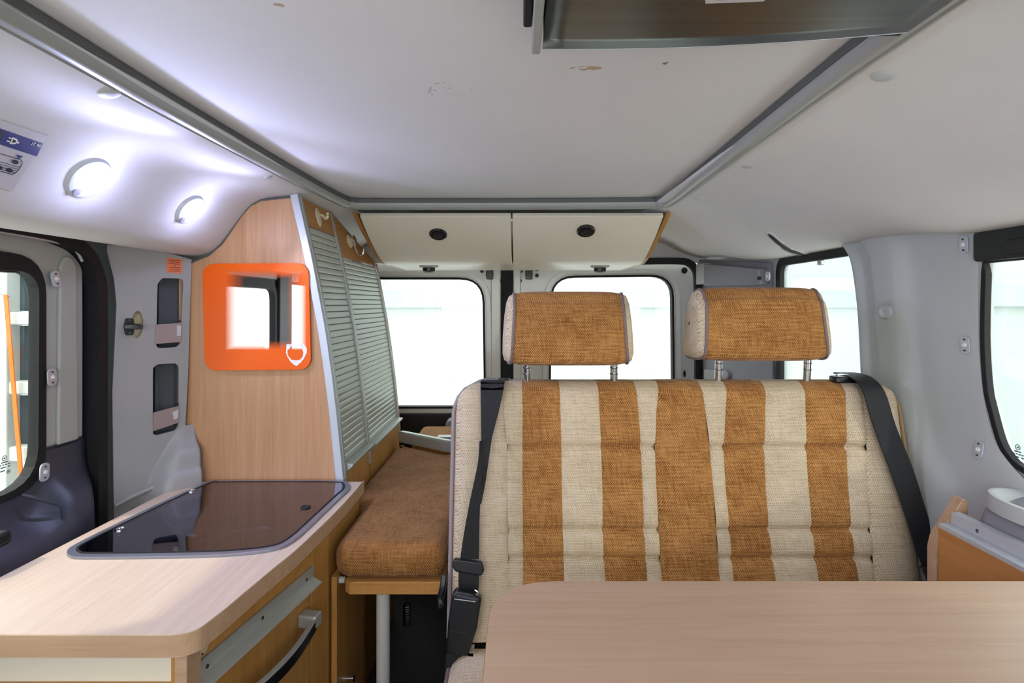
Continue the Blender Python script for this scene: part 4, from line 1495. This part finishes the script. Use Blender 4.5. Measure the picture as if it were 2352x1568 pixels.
fb = Frame((0, back_y(BZ0), BZ0), (1, 0, 0), Vector((0, back_y(BZ1) - back_y(BZ0), BZ1 - BZ0)))
VH = math.hypot(back_y(BZ1) - back_y(BZ0), BZ1 - BZ0)
rowpx = [880, 940, 1025, 1120, 1210, 1278, 1335, 1470]
bounds = [
    [1149, 1156, 1165, 1166, 1167, 1167, 1168, 1170],
    [1199, 1200, 1200, 1200, 1201, 1201, 1201, 1203],
    [1284, 1286, 1288, 1289, 1291, 1293, 1295, 1298],
    [1371, 1374, 1378, 1381, 1381, 1384, 1388, 1393],
    [1457, 1462, 1468, 1472, 1474, 1479, 1483, 1490],
    [1509, 1503, 1499, 1503, 1507, 1511, 1515, 1520],
    [1604, 1612, 1622, 1631, 1637, 1641, 1646, 1652],
    [1664, 1660, 1654, 1660, 1667, 1673, 1678, 1686],
    [1752, 1750, 1747, 1751, 1756, 1766, 1775, 1790],
    [1840, 1841, 1842, 1848, 1854, 1863, 1872, 1888],
    [1930, 1931, 1932, 1937, 1942, 1952, 1962, 1980],
    [1962, 1969, 1975, 1978, 1983, 1990, 1996, 2012]]
vrow = [fb.px(1500, y)[1] for y in rowpx]
xb = [[fb.px(x, y)[0] for x, y in zip(b, rowpx)] for b in bounds]


def bx(i, v):
    """x of stripe boundary i at height v"""
    vv = list(reversed(vrow))
    return interp(vv, list(reversed(xb[i])), v)


CR = 0.075
vs1, vs2, vs3 = fb.px(1500, 1025)[1], fb.px(1500, 1212)[1], fb.px(1500, 1277)[1]


def outer(v, side):
    """x of the outer edge; rounded upper corners"""
    e = VH - v
    x = X0 if side < 0 else X1
    if e < CR:
        k = CR - math.sqrt(max(0, CR * CR - (CR - e) ** 2))
        x += k if side < 0 else -k
    return x


def bulge(x, v, seam):
    c = 0.020 + 0.010 * math.exp(-((x - X0 - 0.05) / 0.06) ** 2) + 0.010 * math.exp(-((x - X1 + 0.05) / 0.06) ** 2)
    c += 0.010 * math.exp(-((x - 0.36) / 0.05) ** 2)
    for g_ in (x - X0, X1 - x):
        if g_ < 0.03:
            c -= 0.026 * (1 - max(0, g_) / 0.03) ** 2
    e = VH - v
    if e < 0.035:
        c -= 0.030 * (1 - max(0, e) / 0.035) ** 2
    if seam:
        for s_ in (vs1, vs2, vs3):
            c -= 0.010 * math.exp(-((v - s_) / 0.006) ** 2) - 0.003 * math.exp(-((v - s_ - 0.03) / 0.03) ** 2)
    return c


def stripe(i, mat, seam, name='fabric_stripe', nu=10, nv=110):
    rows = []
    for k in range(nv + 1):
        v = VH * k / nv
        l = outer(v, -1) if i == 0 else bx(i - 1, v)
        r_ = outer(v, 1) if i == 12 else bx(i, v)
        row = []
        for j in range(nu + 1):
            t = j / nu
            x = l + (r_ - l) * t
            c = bulge(x, v, seam)
            e = min(t * (r_ - l), (1 - t) * (r_ - l))
            c -= 0.0035 * math.exp(-(e / 0.004) ** 2)
            row.append(fb.pt(x, v, c))
        rows.append(row)
    # wrap the top edge backwards
    last = rows[-1]
    for d in (0.012, 0.05, 0.11):
        rows.append([p + Vector((0, d, -0.004 if d < 0.1 else -0.03)) for p in last])
    return MB().grid(rows).build(name, mat, bench, smooth=75)


mats = ['fabric_beige', 'fabric_beige', 'fabric_orange', 'fabric_beige', 'fabric_orange', 'fabric_beige', 'fabric_orange', 'fabric_beige', 'fabric_orange', 'fabric_beige', 'fabric_orange', 'fabric_beige', 'fabric_beige']
for i, m_ in enumerate(mats):
    stripe(i, m_, i not in (0, 6, 12), 'side_bolster' if i in (0, 12) else 'fabric_stripe', 16 if i in (0, 12) else 10)
# shell behind the cover
so_ = rpoly([(X0 + 0.004, 0.0), (X1 - 0.004, 0.0), (X1 - 0.004, VH - 0.006), (X0 + 0.004, VH - 0.006)], [0, 0, CR, CR], 8)
MB().prism(so_, [], fb, -0.125, -0.004).build('back_shell', 'beige_shell', bench, bevel=0.012, bseg=3)
# piping round the outer edge
pp = []
for k in range(30):
    v = VH * 0.0 + (VH - 0.002) * k / 29
    pp.append(fb.pt(outer(v, -1) - 0.001, v, 0.006))
pipeL = pp + [fb.pt(X0 + CR + 0.02, VH + 0.001, 0.006), fb.pt(bx(0, VH) - 0.004, VH + 0.001, 0.006)]
MB().tube(pipeL, 0.0042, 8).build('piping', 'piping_lilac', bench)
pp = []
for k in range(30):
    v = (VH - 0.002) * k / 29
    pp.append(fb.pt(outer(v, 1) + 0.001, v, 0.006))
MB().tube(pp + [fb.pt(X1 - CR - 0.02, VH + 0.001, 0.006), fb.pt(bx(11, VH) + 0.004, VH + 0.001, 0.006)], 0.0042, 8).build('piping', 'piping_tan', bench)
# seat cushion and base
so2 = rpoly([(-0.136, 0.62), (0.742, 0.62), (0.742, 1.10), (-0.136, 1.10)], [0.06, 0.06, 0.02, 0.02])
cushion('seat_cushion', densify(so2, 0.04), 0.44, 0.578, 'fabric_seat', bench, 0.05)
MB().tube([(a, b, 0.548) for a, b in offset_poly(densify(so2, 0.04), -0.002)], 0.004, 8, True).build('piping', 'piping_mauve', bench)
MB().box(-0.09, 0.72, 0.70, 1.16, 0.12, 0.44).build('seat_base', 'dark_trim', bench, bevel=0.01)
for x in (-0.06, 0.69):
    MB().box(x - 0.03, x + 0.03, 0.68, 1.2, 0.1, 0.13).build('floor_rail', 'dark_trim', bench, bevel=0.004)
# recliner lever at the left side
p = P(1040, 1355, 1.10)
MB().sweep(catmull([(-0.150, 1.11, p.z + 0.028), (-0.152, 1.10, p.z + 0.005), (-0.156, 1.095, p.z - 0.015), (-0.154, 1.09, p.z - 0.032)], 4), [(-0.006, -0.006), (0.006, -0.006), (0.006, 0.006), (-0.006, 0.006)]).build('recliner_lever', 'black_plastic', bench, bevel=0.003)
# small care tag at the right edge
MB().box(0.834, 0.846, 1.118, 1.119, 0.748, 0.775).build('care_tag', 'hook_cream', bench)


def headrest(xl, xr, pxs_, ztop, zbot, yc, post_px):
    """upholstered headrest: orange front and top, beige cheeks, piping, two steel posts"""
    hd = MB()
    w2 = (xr - xl) / 2
    cx = (xl + xr) / 2
    # profile in y,z (front at small y), wraps from bottom front over the top to the back
    H = ztop - zbot
    prof = [(0.105, 0.0), (0.05, -0.002), (0.012, 0.004), (0.0, 0.022), (0.004, 0.07), (0.013, 0.125), (0.024, H - 0.022), (0.036, H - 0.006), (0.055, H), (0.078, H - 0.006), (0.096, H - 0.03), (0.108, 0.08), (0.112, 0.02)]
    pr_ = catmull([(a, b, 0) for a, b in prof], 4, True)
    # taper: front narrower than the back, top narrower than the bottom
    def half(y, z):
        return w2 * (1 - 0.085 * (z / H)) * (0.94 + 0.06 * min(1, y / 0.07))
    rows = []
    for q in pr_:
        h_ = half(q.x, q.y)
        r = []
        for i in range(15):
            t = -1 + 2 * i / 14
            sag = 0.0035 * (1 - t * t)
            k_ = 1 - 0.06 * abs(t) ** 6
            r.append(Vector((cx + h_ * t, yc + 0.055 + (q.x - 0.055) * k_ - sag * (1 if q.x < 0.05 else -1), zbot + H / 2 + (q.y - H / 2) * k_)))
        rows.append(r)
    root = hd.grid(rows, cv=True).build('headrest', 'fabric_orange', bench, smooth=70)
    # cheeks
    for s in (-1, 1):
        c = MB()
        ringv = [Vector((cx + s * half(q.x, q.y), yc + 0.055 + (q.x - 0.055) * 0.94, zbot + H / 2 + (q.y - H / 2) * 0.94)) for q in pr_]
        ctr = Vector((0, 0, 0))
        for p_ in ringv:
            ctr += p_
        ctr /= len(ringv)
        lay = []
        for k, out_ in ((1.0, 0.0), (0.93, 0.010), (0.75, 0.015), (0.35, 0.018), (0.05, 0.019)):
            lay.append([ctr.lerp(p_, k) + Vector((s * out_, 0, 0)) for p_ in ringv])
        c.grid(lay, cu=True)
        c.build('cheek', 'fabric_beige', root, smooth=70)
        MB().tube(ringv, 0.0036, 8, True).build('piping', 'piping_mauve', root)
    for px in post_px:
        yp = yc + 0.06
        x = (px - CX) / F * yp
        po = MB().cyl((x, yp, zbot + 0.03), (x + 0.002, yp + 0.012, 1.06), 0.0082, seg=18).build('post', 'chrome', root)
        for dz in (0.008, 0.022):
            MB().cyl((x + 0.0004, yp + 0.002, zbot - dz), (x + 0.0004, yp + 0.0022, zbot - dz - 0.0012), 0.0085, seg=18).build('notch', 'dark_steel', po)
    return root


# first headrest: front face spans pixels 1170..1450 ; second: 1605..1915
yh = 1.15
h1_ = headrest((1166 - CX) / F * yh, (1452 - CX) / F * yh, None, CZ - (668 - CY) / F * yh, CZ - (842 - CY) / F * yh, yh, (1209, 1410))
h2_ = headrest((1612 - CX) / F * yh, (1914 - CX) / F * yh, None, CZ - (658 - CY) / F * yh, CZ - (831 - CY) / F * yh, yh, (1652, 1856))
h1_['label'] = 'orange woven headrest at the belt buckle end'
h2_['label'] = 'orange woven headrest at the window end'


# ---- seat belts
def ribbon(pts, widths, dirs, th=0.0016):
    """flat webbing through pts; dirs give the width direction"""
    n = len(pts)
    rows = []
    for i in range(n):
        p, d, wd = Vector(pts[i]), Vector(dirs[i]).normalized(), widths[i] / 2
        t = (Vector(pts[min(i + 1, n - 1)]) - Vector(pts[max(i - 1, 0)])).normalized()
        nn = t.cross(d).normalized() * th
        rows.append([p - d * wd - nn, p + d * wd - nn, p + d * wd + nn, p - d * wd + nn])
    mb = MB()
    o = len(mb.v)
    mb.grid(rows, cu=True)
    mb.f.append((0, 1, 2, 3))
    e = (n - 1) * 4
    mb.f.append((e, e + 1, e + 2, e + 3))
    return mb


def on_back(px, py, c=0.045):
    a, b = fb.px(px, py)
    return fb.pt(a, b, c)


sb = thing('seat_belt', (-0.08, 1.1, 0.56), 'black seat belt with tongue clicked into a buckle at the bench edge', 'seat belt')
# left strap: it twists once, so the webbing narrows, turns over and widens again
upper = [((1107, 880), (1160, 880)), ((1107, 905), (1156, 905)), ((1108, 950), (1146, 950)), ((1109, 1000), (1133, 1000)), ((1110, 1050), (1125, 1050)), ((1109, 1100), (1117, 1100)), ((1105, 1146), (1108, 1146))]
lower = [((1108, 1008), (1111, 1008)), ((1104, 1050), (1112, 1050)), ((1096, 1090), (1110, 1090)), ((1087, 1130), (1108, 1130)), ((1078, 1175), (1106, 1175)), ((1070, 1220), (1105, 1220)), ((1063, 1268), (1104, 1268))]
mbs = MB()
for edges, tops in ((upper, True), (lower, False)):
    pts, dirs, wds = [], [], []
    for k, (a, b) in enumerate(edges):
        if tops:
            ca = 0.040 + 0.004 * k
            cb_ = ca - 0.003 * max(0, k - 2)
        else:
            ca, cb_ = 0.070 - 0.003 * k, 0.066 - 0.0025 * k
        qa, qb = on_back(*a, ca), on_back(*b, cb_)
        pts.append((qa + qb) / 2)
        dirs.append(qb - qa)
        wds.append((qb - qa).length)
    if tops:
        top = on_back(1134, 880, 0.012)
        pts = [top + Vector((0.002, 0.07, -0.002)), top + Vector((0, 0.02, 0.004))] + pts
        dirs = [Vector((1, 0, 0))] * 2 + dirs
        wds = [0.05, 0.05] + wds
    rb_ = ribbon(catmull(pts, 4), [p.x for p in catmull([(x, 0, 0) for x in wds], 4)], catmull(dirs, 4))
    mbs._add(rb_.v, rb_.f)
mbs.build('strap', 'belt_web', sb, smooth=50)
ga = on_back(1100, 880, 0.0)
MB().box(ga.x + 0.006, ga.x + 0.068, ga.y + 0.012, ga.y + 0.05, ga.z + 0.001, ga.z + 0.006).build('top_guide', 'black_plastic', sb, bevel=0.003)
# plastic slider
fs_ = Frame(on_back(1080, 1280, 0.052), Vector((1, 0, -0.12)), fb.v)
MB().prism(rpoly([(-0.031, -0.006), (-0.024, -0.014), (0.028, -0.016), (0.033, -0.006), (0.029, 0.009), (-0.028, 0.010)], 0.006), [], fs_, -0.007, 0.009).build('slider', 'black_plastic', sb, bevel=0.003, bseg=3)
ribbon([on_back(1082, 1290, 0.050), on_back(1082, 1315, 0.054), on_back(1081, 1338, 0.050), on_back(1080, 1350, 0.046)], [0.041, 0.041, 0.038, 0.032], [Vector((1, 0, -0.05))] * 4, 0.002).build('strap_loop', 'belt_web', sb, smooth=50)
ft_ = Frame(on_back(1078, 1352, 0.050), (1, 0, -0.08), fb.v)
MB().prism(rpoly([(-0.017, 0.012), (0.018, 0.012), (0.016, -0.006), (0.010, -0.024), (-0.012, -0.024), (-0.015, -0.004)], 0.004), [rpoly([(-0.011, 0.006), (0.011, 0.006), (0.010, 0.001), (-0.010, 0.001)], 0.002)], ft_, -0.0015, 0.0015).build('tongue', 'chrome', sb, bevel=0.0008)
MB().tube(catmull([ft_.pt(0.012, 0.016, 0), ft_.pt(0.020, 0.012, 0.002), ft_.pt(0.021, 0.0, 0.002), ft_.pt(0.014, -0.008, 0)], 4), 0.002, 8).build('tongue_ring', 'chrome', sb)
# buckle
fbk = Frame(on_back(1069, 1405, 0.055), Vector((1, 0, -0.13)), fb.v + Vector((0.12, 0, 0)))
bk = MB().prism(rpoly([(-0.024, -0.055), (0.018, -0.055), (0.029, -0.005), (0.031, 0.050), (0.012, 0.058), (-0.020, 0.060), (-0.027, 0.050), (-0.028, 0.0)], 0.006), [], fbk, -0.014, 0.012).build('buckle', 'black_plastic', sb, bevel=0.005, bseg=3)
MB().fbox(fbk, -0.022, 0.020, 0.043, 0.0445, 0.0118, 0.0124).build('buckle_line', 'knob_grey', bk)
MB().fbox(fbk, -0.021, 0.010, -0.014, -0.0125, 0.0118, 0.0124).build('buckle_line', 'dark_steel', bk)
plate('press_button', 'plastic_navy', fbk, rpoly([(-0.019, 0.054), (0.024, 0.050), (0.022, 0.046), (-0.019, 0.049)], 0.001), (), 0.006, 0.0135, bk)
ribbon([fbk.pt(-0.003, -0.05, 0), fbk.pt(-0.006, -0.08, -0.002), fbk.pt(-0.012, -0.11, -0.008), fbk.pt(-0.017, -0.135, -0.016)], [0.042, 0.034, 0.022, 0.008], [fbk.u, fbk.u, fbk.u + fbk.n * 0.3, fbk.u + fbk.n * 0.5], 0.002).build('stalk', 'belt_web', sb, smooth=50)

sb2 = thing('seat_belt', (0.8, 1.1, 0.62), 'black shoulder belt crossing the bench edge by the window pillar', 'seat belt')
eR = [((1942, 866), (1990, 866)), ((1948, 895), (1998, 900)), ((1975, 980), (2022, 975)), ((2012, 1080), (2060, 1072)), ((2045, 1180), (2090, 1170)), ((2066, 1250), (2110, 1240)), ((2080, 1285), (2120, 1278)), ((2096, 1330), (2128, 1330)), ((2104, 1352), (2132, 1350))]
pts, dirs, wds = [], [], []
for k, (a, b) in enumerate(eR):
    qa, qb = on_back(*a, 0.048 if k else 0.012), on_back(*b, 0.048 if k else 0.012)
    pts.append((qa + qb) / 2)
    dirs.append(qb - qa)
    wds.append((qb - qa).length)
pts = [pts[0] + Vector((-0.002, 0.055, 0.002))] + pts
dirs = [dirs[0]] + dirs
wds = [wds[0]] + wds
ribbon(catmull(pts, 4), [p.x for p in catmull([(x, 0, 0) for x in wds], 4)], catmull(dirs, 4)).build('strap', 'belt_web', sb2, smooth=50)
q = on_back(1955, 868, 0.0)
gd = MB().prism(rpoly([(q.x - 0.042, q.y - 0.012), (q.x + 0.044, q.y - 0.012), (q.x + 0.046, q.y + 0.022), (q.x - 0.040, q.y + 0.022)], 0.011), [], flat(q.z), -0.010, 0.004).build('top_guide', 'black_plastic', sb2, bevel=0.004, bseg=3)
MB().prism([(q.x - 0.030, q.y + 0.0), (q.x - 0.004, q.y + 0.0), (q.x - 0.012, q.y + 0.014), (q.x - 0.026, q.y + 0.014)], [], flat(q.z), 0.003, 0.008).build('guide_plate', 'chrome', gd, bevel=0.001)
fe = Frame(on_back(2108, 1310, 0.050), Vector((1, 0, 0.0)), fb.v + Vector((-0.25, 0, 0)))
MB().fbox(fe, -0.020, 0.020, -0.030, 0.022, -0.006, 0.006).build('end_sleeve', 'black_plastic', sb2, bevel=0.005)
MB().fbox(fe, -0.021, 0.021, 0.018, 0.022, -0.007, 0.007).build('sleeve_clip', 'dark_steel', sb2, bevel=0.001)
MB().fbox(fe, 0.0, 0.024, -0.052, -0.028, -0.004, 0.004).build('anchor_plate', 'chrome', sb2, bevel=0.002)

# ---- table
tz = 0.865
tb = thing('dining_table', (0.35, 0.5, 0.1), 'beech laminate dining table with a rounded corner before the bench', 'table')
to = rpoly([(-0.036, 0.22), (0.735, 0.22), (0.735, 0.760), (-0.036, 0.760)], [0.02, 0.02, 0.02, 0.095], 14)
plate('table_top', 'wood_table', flat(tz), to, (), -0.022, 0.0, tb, 0.0015)
plate('edge_band', 'wood_header', flat(tz), offset_poly(to, 0.0008), [offset_poly(to, -0.003)], -0.0215, -0.002, tb)
MB().cyl((0.34, 0.44, 0.1), (0.34, 0.44, tz - 0.022), 0.03, seg=24).build('leg', 'aluminium', tb)
MB().cyl((0.34, 0.44, 0.1), (0.34, 0.44, 0.112), 0.09, 0.08, seg=28).build('foot', 'aluminium', tb)

# ---- side cabinet by the right window
sc_ = thing('side_cabinet', (0.77, 0.7, 0.1), 'low beech cabinet with aluminium rail under the cup holder', 'cabinet')
MB().box(0.750, 0.764, 0.25, 0.972, 0.1, 0.857).build('front_panel', 'wood_side', sc_, bevel=0.001)
fe = front(0.973)
eb = fe.pxs([(2150, 1345), (2150, 1265), (2158, 1232), (2175, 1207), (2212, 1146), (2222, 1150), (2240, 1170), (2240, 1345)])
eb = [(eb[0][0], 0.1)] + [(p[0], p[1]) for p in catmull([(a, b, 0) for a, b in eb[1:5]], 4)] + [(0.805, eb[5][1]), (0.805, 0.1)]
MB().prism(eb, [], fe, -0.022, 0.0).build('end_board', 'wood_edge', sc_, bevel=0.0015)
rp_ = [(0.749, 0.854), (0.749, 0.861), (0.771, 0.862), (0.773, 0.880), (0.786, 0.882), (0.787, 0.879), (0.777, 0.877), (0.776, 0.857), (0.764, 0.856), (0.764, 0.854)]
rail = MB().prism(rp_, [], front(0.970), 0.0, 0.70).build('top_rail', 'aluminium_white', sc_, smooth=30)
for y in (0.915, 0.72, 0.5):
    MB().lathe(Frame((0.7725, y, 0.870), (0, -1, 0), (0, 0, 1)), [(0.0034, 0), (0.003, 0.0012), (0.001, 0.0006)], 10).build('screw', 'dark_steel', rail)

# ---- moulded armrest with cup holder below the right window
arm = thing('armrest', (0.85, 0.7, 0.55), 'grey moulded armrest with a pale cup holder tray under the window', 'armrest')
ax = [(0.892, 0.926), (0.872, 0.923), (0.856, 0.918), (0.846, 0.914), (0.825, 0.908), (0.806, 0.900), (0.796, 0.885), (0.792, 0.86), (0.792, 0.75), (0.792, 0.6)]
axs = catmull([(a, 0, b) for a, b in ax], 3)
rows = []
for k in range(30):
    y = 0.22 + (0.98 - 0.22) * (1 - (1 - k / 29) ** 1.8)
    e = max(0, (y - 0.925) / 0.055)
    r = []
    for q in axs:
        r.append(Vector((q.x + (0.887 - q.x) * min(1, e * e * 0.92), y, q.z - 0.01 * e * e)))
    rows.append(r)
MB().grid(rows).build('armrest_body', 'plastic_lilac', arm, smooth=60, solid=0.004)
fc = Frame((0.846, 0.878, 0.918), (1, 0, 0), (0, 1, 0.0))
cup = MB().lathe(fc, [(0.064, -0.015), (0.064, 0.004), (0.061, 0.010), (0.055, 0.011), (0.051, 0.007), (0.046, 0.006), (0.042, 0.003), (0.036, -0.012), (0.03, -0.014), (0.002, -0.014)], 40, 0.85, 1.35).build('cup_holder', 'plastic_lightgrey', arm, smooth=50)

# ---- fold-down steel panel under the ceiling
fz = flat(1.525)
sp_ = thing('steel_panel', (0.2, 0.4, 1.525), 'brushed steel panel with a white label hung under the ceiling', 'panel')
rows = []
for k in range(21):
    y = 0.12 + (0.590 - 0.12) * k / 20
    r = []
    for i in range(17):
        t = i / 16
        x = 0.026 + (0.392 - 0.026) * t
        yy = y - (0.006 + 0.036 * t * t) * (k / 20)
        r.append(Vector((x, yy, 1.525 - 0.002 * math.sin(math.pi * t) * 0.5)))
    rows.append(r)
MB().grid(rows).build('sheet', 'steel_sheet', sp_, smooth=60, solid=0.0012)
MB().box(0.026, 0.392, 0.12, 0.560, 1.5265, 1.548).build('backing_board', 'dark_trim', sp_)
MB().tube([rows[-1][i] + Vector((0, 0.0006, 0.0004)) for i in range(17)], 0.0014, 6).build('front_lip', 'aluminium_white', sp_)
MB().box(0.014, 0.0235, 0.12, 0.580, 1.516, 1.552).build('side_profile', 'rail_grey', sp_, bevel=0.002)
MB().box(0.005, 0.0135, 0.12, 0.535, 1.522, 1.555).build('hinge_strip', 'rubber', sp_, bevel=0.002)
fl_ = Frame((0, 0, 1.5232), (1, 0, 0), (0, -1, 0))
lab = plate('label', 'label_white', fl_, rpoly(fl_.pxs([(1620, -45), (1620, 7), (1757, 2), (1755, -45)]), 0.002), (), 0.0, 0.0006, sp_)
mb = MB()
for x0, x1, y0, y1 in ((1640, 1668, -16, -2), (1678, 1705, -14, -4), (1712, 1735, -10, -3)):
    q = fl_.pxs([(x0, y0), (x1, y0), (x1, y1), (x0, y1)])
    mb.prism(q, [], fl_, 0.0006, 0.0009)
mb.build('label_print', 'label_ink', lab, smooth=0)

# ---- lamps on the left headliner
emit('led_lens', '#e8eeff', 14.0)
for i, (px, py, r, lb) in enumerate(((198, 405, 0.040, 'glowing round lamp on the headliner beside the instruction sticker'), (432, 478, 0.037, 'glowing round lamp on the headliner beside the tall beech panel'))):
    fr = head_hit(HL, px, py)
    t = thing('spot_lamp', fr.o, lb, 'lamp', 'lamps on the headliner above the sliding door')
    MB().lathe(fr, [(r, -0.006), (r, 0.004), (r * 0.9, 0.010), (r * 0.70, 0.012), (r * 0.55, 0.0105)], 32).build('housing', 'plastic_lightgrey', t)
    f2 = Frame(fr.pt(0.006, 0.004, 0.010), fr.u, fr.v)
    MB().lathe(f2, [(r * 0.44, -0.002), (r * 0.44, 0.004), (r * 0.38, 0.009), (r * 0.2, 0.012), (0.001, 0.0125)], 28).build('lens', 'led_lens', t)
    f3 = Frame(fr.pt(-r * 0.30, -r * 0.66, 0.0105), fr.u, fr.v)
    MB().lathe(f3, [(0.007, 0), (0.0065, 0.003), (0.002, 0.0035)], 16).build('switch', 'plastic_lilac', t)
    # forward beam of the lamp and the weak glow round its lens
    for kind, power, off in (('SPOT', 3.0, 0.026), ('POINT', 0.22, 0.05)):
        ld = bpy.data.lights.new('spot_lamp_light', kind)
        ld.energy = power
        ld.color = (0.54, 0.57, 1.0)
        ld.shadow_soft_size = 0.015
        if kind == 'SPOT':
            ld.spot_size = math.radians(158)
            ld.spot_blend = 0.25
        lo_ = bpy.data.objects.new('spot_lamp_light', ld)
        COL.objects.link(lo_)
        lo_.location = fr.pt(0.006, 0.004, off)
        lo_.rotation_euler = Vector((0.72, -0.36, -0.60)).to_track_quat('-Z', 'Y').to_euler()

# ---- instruction sticker on the left headliner
fr0 = head_hit(HL, 50, 350)
fr = Frame(fr0.pt(0, 0, 0.0055), fr0.u, fr0.v)
st = plate('instruction_sticker', 'label_white', fr, fr.pxs([(-60, 255), (110, 312), (28, 440), (-60, 412)]), (), -0.003, 0.0, None)
tag(st, 'instruction sticker with a blue band and plug symbol on the headliner', 'sticker')
s8 = lambda L: [(a / 7.127, 260 + b / 7.127) for a, b in L]
plate('blue_band', 'label_blue', fr, fr.pxs(s8([(-500, 80), (-60, 225), (698, 495), (598, 705), (-60, 490), (-500, 350)])), (), 0.0, 0.0005, st, smooth=0)
plate('dark_block', 'label_ink', fr, fr.pxs(s8([(-300, 160), (85, 295), (-10, 455), (-300, 360)])), (), 0.0005, 0.0008, st, smooth=0)
f5 = Frame(fr.pt(0, 0, 0.0006), fr.u, fr.v)
mb = MB()
for L in ([(205, 390), (270, 415), (300, 460), (270, 490), (240, 505), (150, 500), (170, 480)], [(145, 388), (195, 408), (188, 425), (140, 405)], [(110, 440), (165, 455), (158, 475), (105, 460)], [(275, 460), (315, 475), (305, 495), (270, 488)]):
    mb.prism(f5.pxs(s8(L)), [], f5, 0.0, 0.0003)
mb.build('plug_symbol', 'mark_white', st, smooth=0)
plate('plug_body', 'label_ink', f5, f5.pxs(s8([(212, 425), (255, 440), (260, 465), (225, 482), (195, 475)])), (), 0.0003, 0.0006, st, smooth=0)
a, b = f5.px(*s8([(590, 518)])[0])
a2, b2 = f5.px(*s8([(690, 548)])[0])
text_plate('band_text', 'IT 90', 'mark_white', f5, a, b, 0.0070, st, rot=math.atan2(b2 - b, a2 - a))
mb = MB()


def stroke(L, wpx=10):
    pts = s8(L)
    for (x0, y0), (x1, y1) in zip(pts[:-1], pts[1:]):
        dx, dy = x1 - x0, y1 - y0
        l = math.hypot(dx, dy)
        nx, ny = -dy / l * wpx / 14.25, dx / l * wpx / 14.25
        mb.prism(f5.pxs([(x0 + nx, y0 + ny), (x1 + nx, y1 + ny), (x1 - nx, y1 - ny), (x0 - nx, y0 - ny)]), [], f5, 0.0, 0.0003)


stroke([(-200, 600), (0, 660), (250, 735), (330, 755), (362, 790), (355, 840), (300, 930), (240, 985), (190, 1000), (0, 945), (-200, 890)])
for k in range(4):
    stroke([(-150, 750 + k * 42), (315 - k * 22, 885 + k * 30)], 7)
mb.build('diagram_lines', 'label_ink', st, smooth=0)
for c in ((245, 795), (150, 930), (-20, 885)):
    plate('diagram_dot', 'label_ink', f5, f5.pxs(s8(ellipse(c[0], c[1], 58, 36, 18, 0.2))), (), 0.0003, 0.0006, st, smooth=0)
plate('diagram_arrow', 'label_blue', f5, f5.pxs(s8([(270, 672), (375, 705), (290, 745)])), (), 0.0003, 0.0006, st, smooth=0)

# ================================================================== OUTSIDE: the hall
struct(MB().box(-9, 9, -8, 10, -0.32, -0.30).build('floor_hall', 'hall_ground'), 'pale concrete hall floor outside the van', 'ground')
tw_ = struct(MB().box(-9, 9, 6.4, 6.42, -0.3, 3.4).build('wall_tent_rear', 'tent_wall'), 'white tent wall behind the rear doors', 'tent wall')
MB().box(-9, 9, 6.33, 6.38, 1.22, 1.40).build('cross_band', 'hall_band', tw_)
tr2 = struct(MB().box(4.2, 4.22, -8, 6.4, -0.3, 3.4).build('wall_tent_right', 'tent_wall'), 'white tent wall outside the right windows', 'tent wall')
MB().box(4.13, 4.18, -8, 6.3, 1.24, 1.40).build('cross_band', 'hall_band', tr2)
tl2 = struct(MB().box(-5.02, -5.0, -8, 6.4, -0.3, 3.0).build('wall_tent_left', 'tent_wall'), 'white tent wall outside the sliding door', 'tent wall')
# faint crossed stay wires against the rear tent wall
MB().tube([(-1.9, 6.25, 1.0), (-0.9, 6.25, 2.4)], 0.012, 6).build('stay_wire', 'hall_band', tw_)
MB().tube([(-0.2, 6.25, 1.0), (-1.2, 6.25, 2.4)], 0.012, 6).build('stay_wire', 'hall_band', tw_)

rk = thing('metal_rack', (-1.7, 1.8, -0.3), 'white metal rack with grey panels and an orange strap outside the window', 'rack')
D = 1.80


def rbox(px0, px1, py0, py1, d, t, name, mat):
    a, b = P(px0, py1, d), P(px1, py0, d)
    return MB().box(a.x, b.x, d, d + t, a.z, b.z).build(name, mat, rk, bevel=0.006)


pa, pb = P(-40, 0, D), P(14, 0, D)
MB().box(pa.x, pb.x, D, D + 0.06, -0.3, 2.2).build('upright', 'outside_white', rk, bevel=0.006)
MB().box(P(-220, 0, D).x, P(-180, 0, D).x, D, D + 0.06, -0.3, 2.2).build('upright', 'outside_white', rk, bevel=0.006)
MB().box(P(175, 0, D).x, P(205, 0, D).x, D, D + 0.06, -0.3, 2.2).build('upright', 'outside_white', rk, bevel=0.006)
for y0, y1 in ((716, 746), (876, 906), (1026, 1060)):
    rbox(-220, 200, y0, y1, D + 0.01, 0.05, 'crossbar', 'outside_white')
for y0, y1 in ((540, 714), (748, 874), (908, 1024)):
    rbox(-180, 190, y0, y1, D + 0.05, 0.01, 'panel', 'outside_grey')
a, b = P(13, 676, D - 0.01), P(48, 1085, D - 0.01)
ribbon([a, a.lerp(b, 0.33), a.lerp(b, 0.66), b, b + (b - a) * 0.5], [0.013] * 5, [Vector((1, 0, 0))] * 5, 0.002).build('strap', 'strap_orange', rk)
MB().tube([P(0, 672, D), P(10, 674, D), P(18, 682, D)], 0.006, 8).build('strap_hook', 'aluminium', rk)
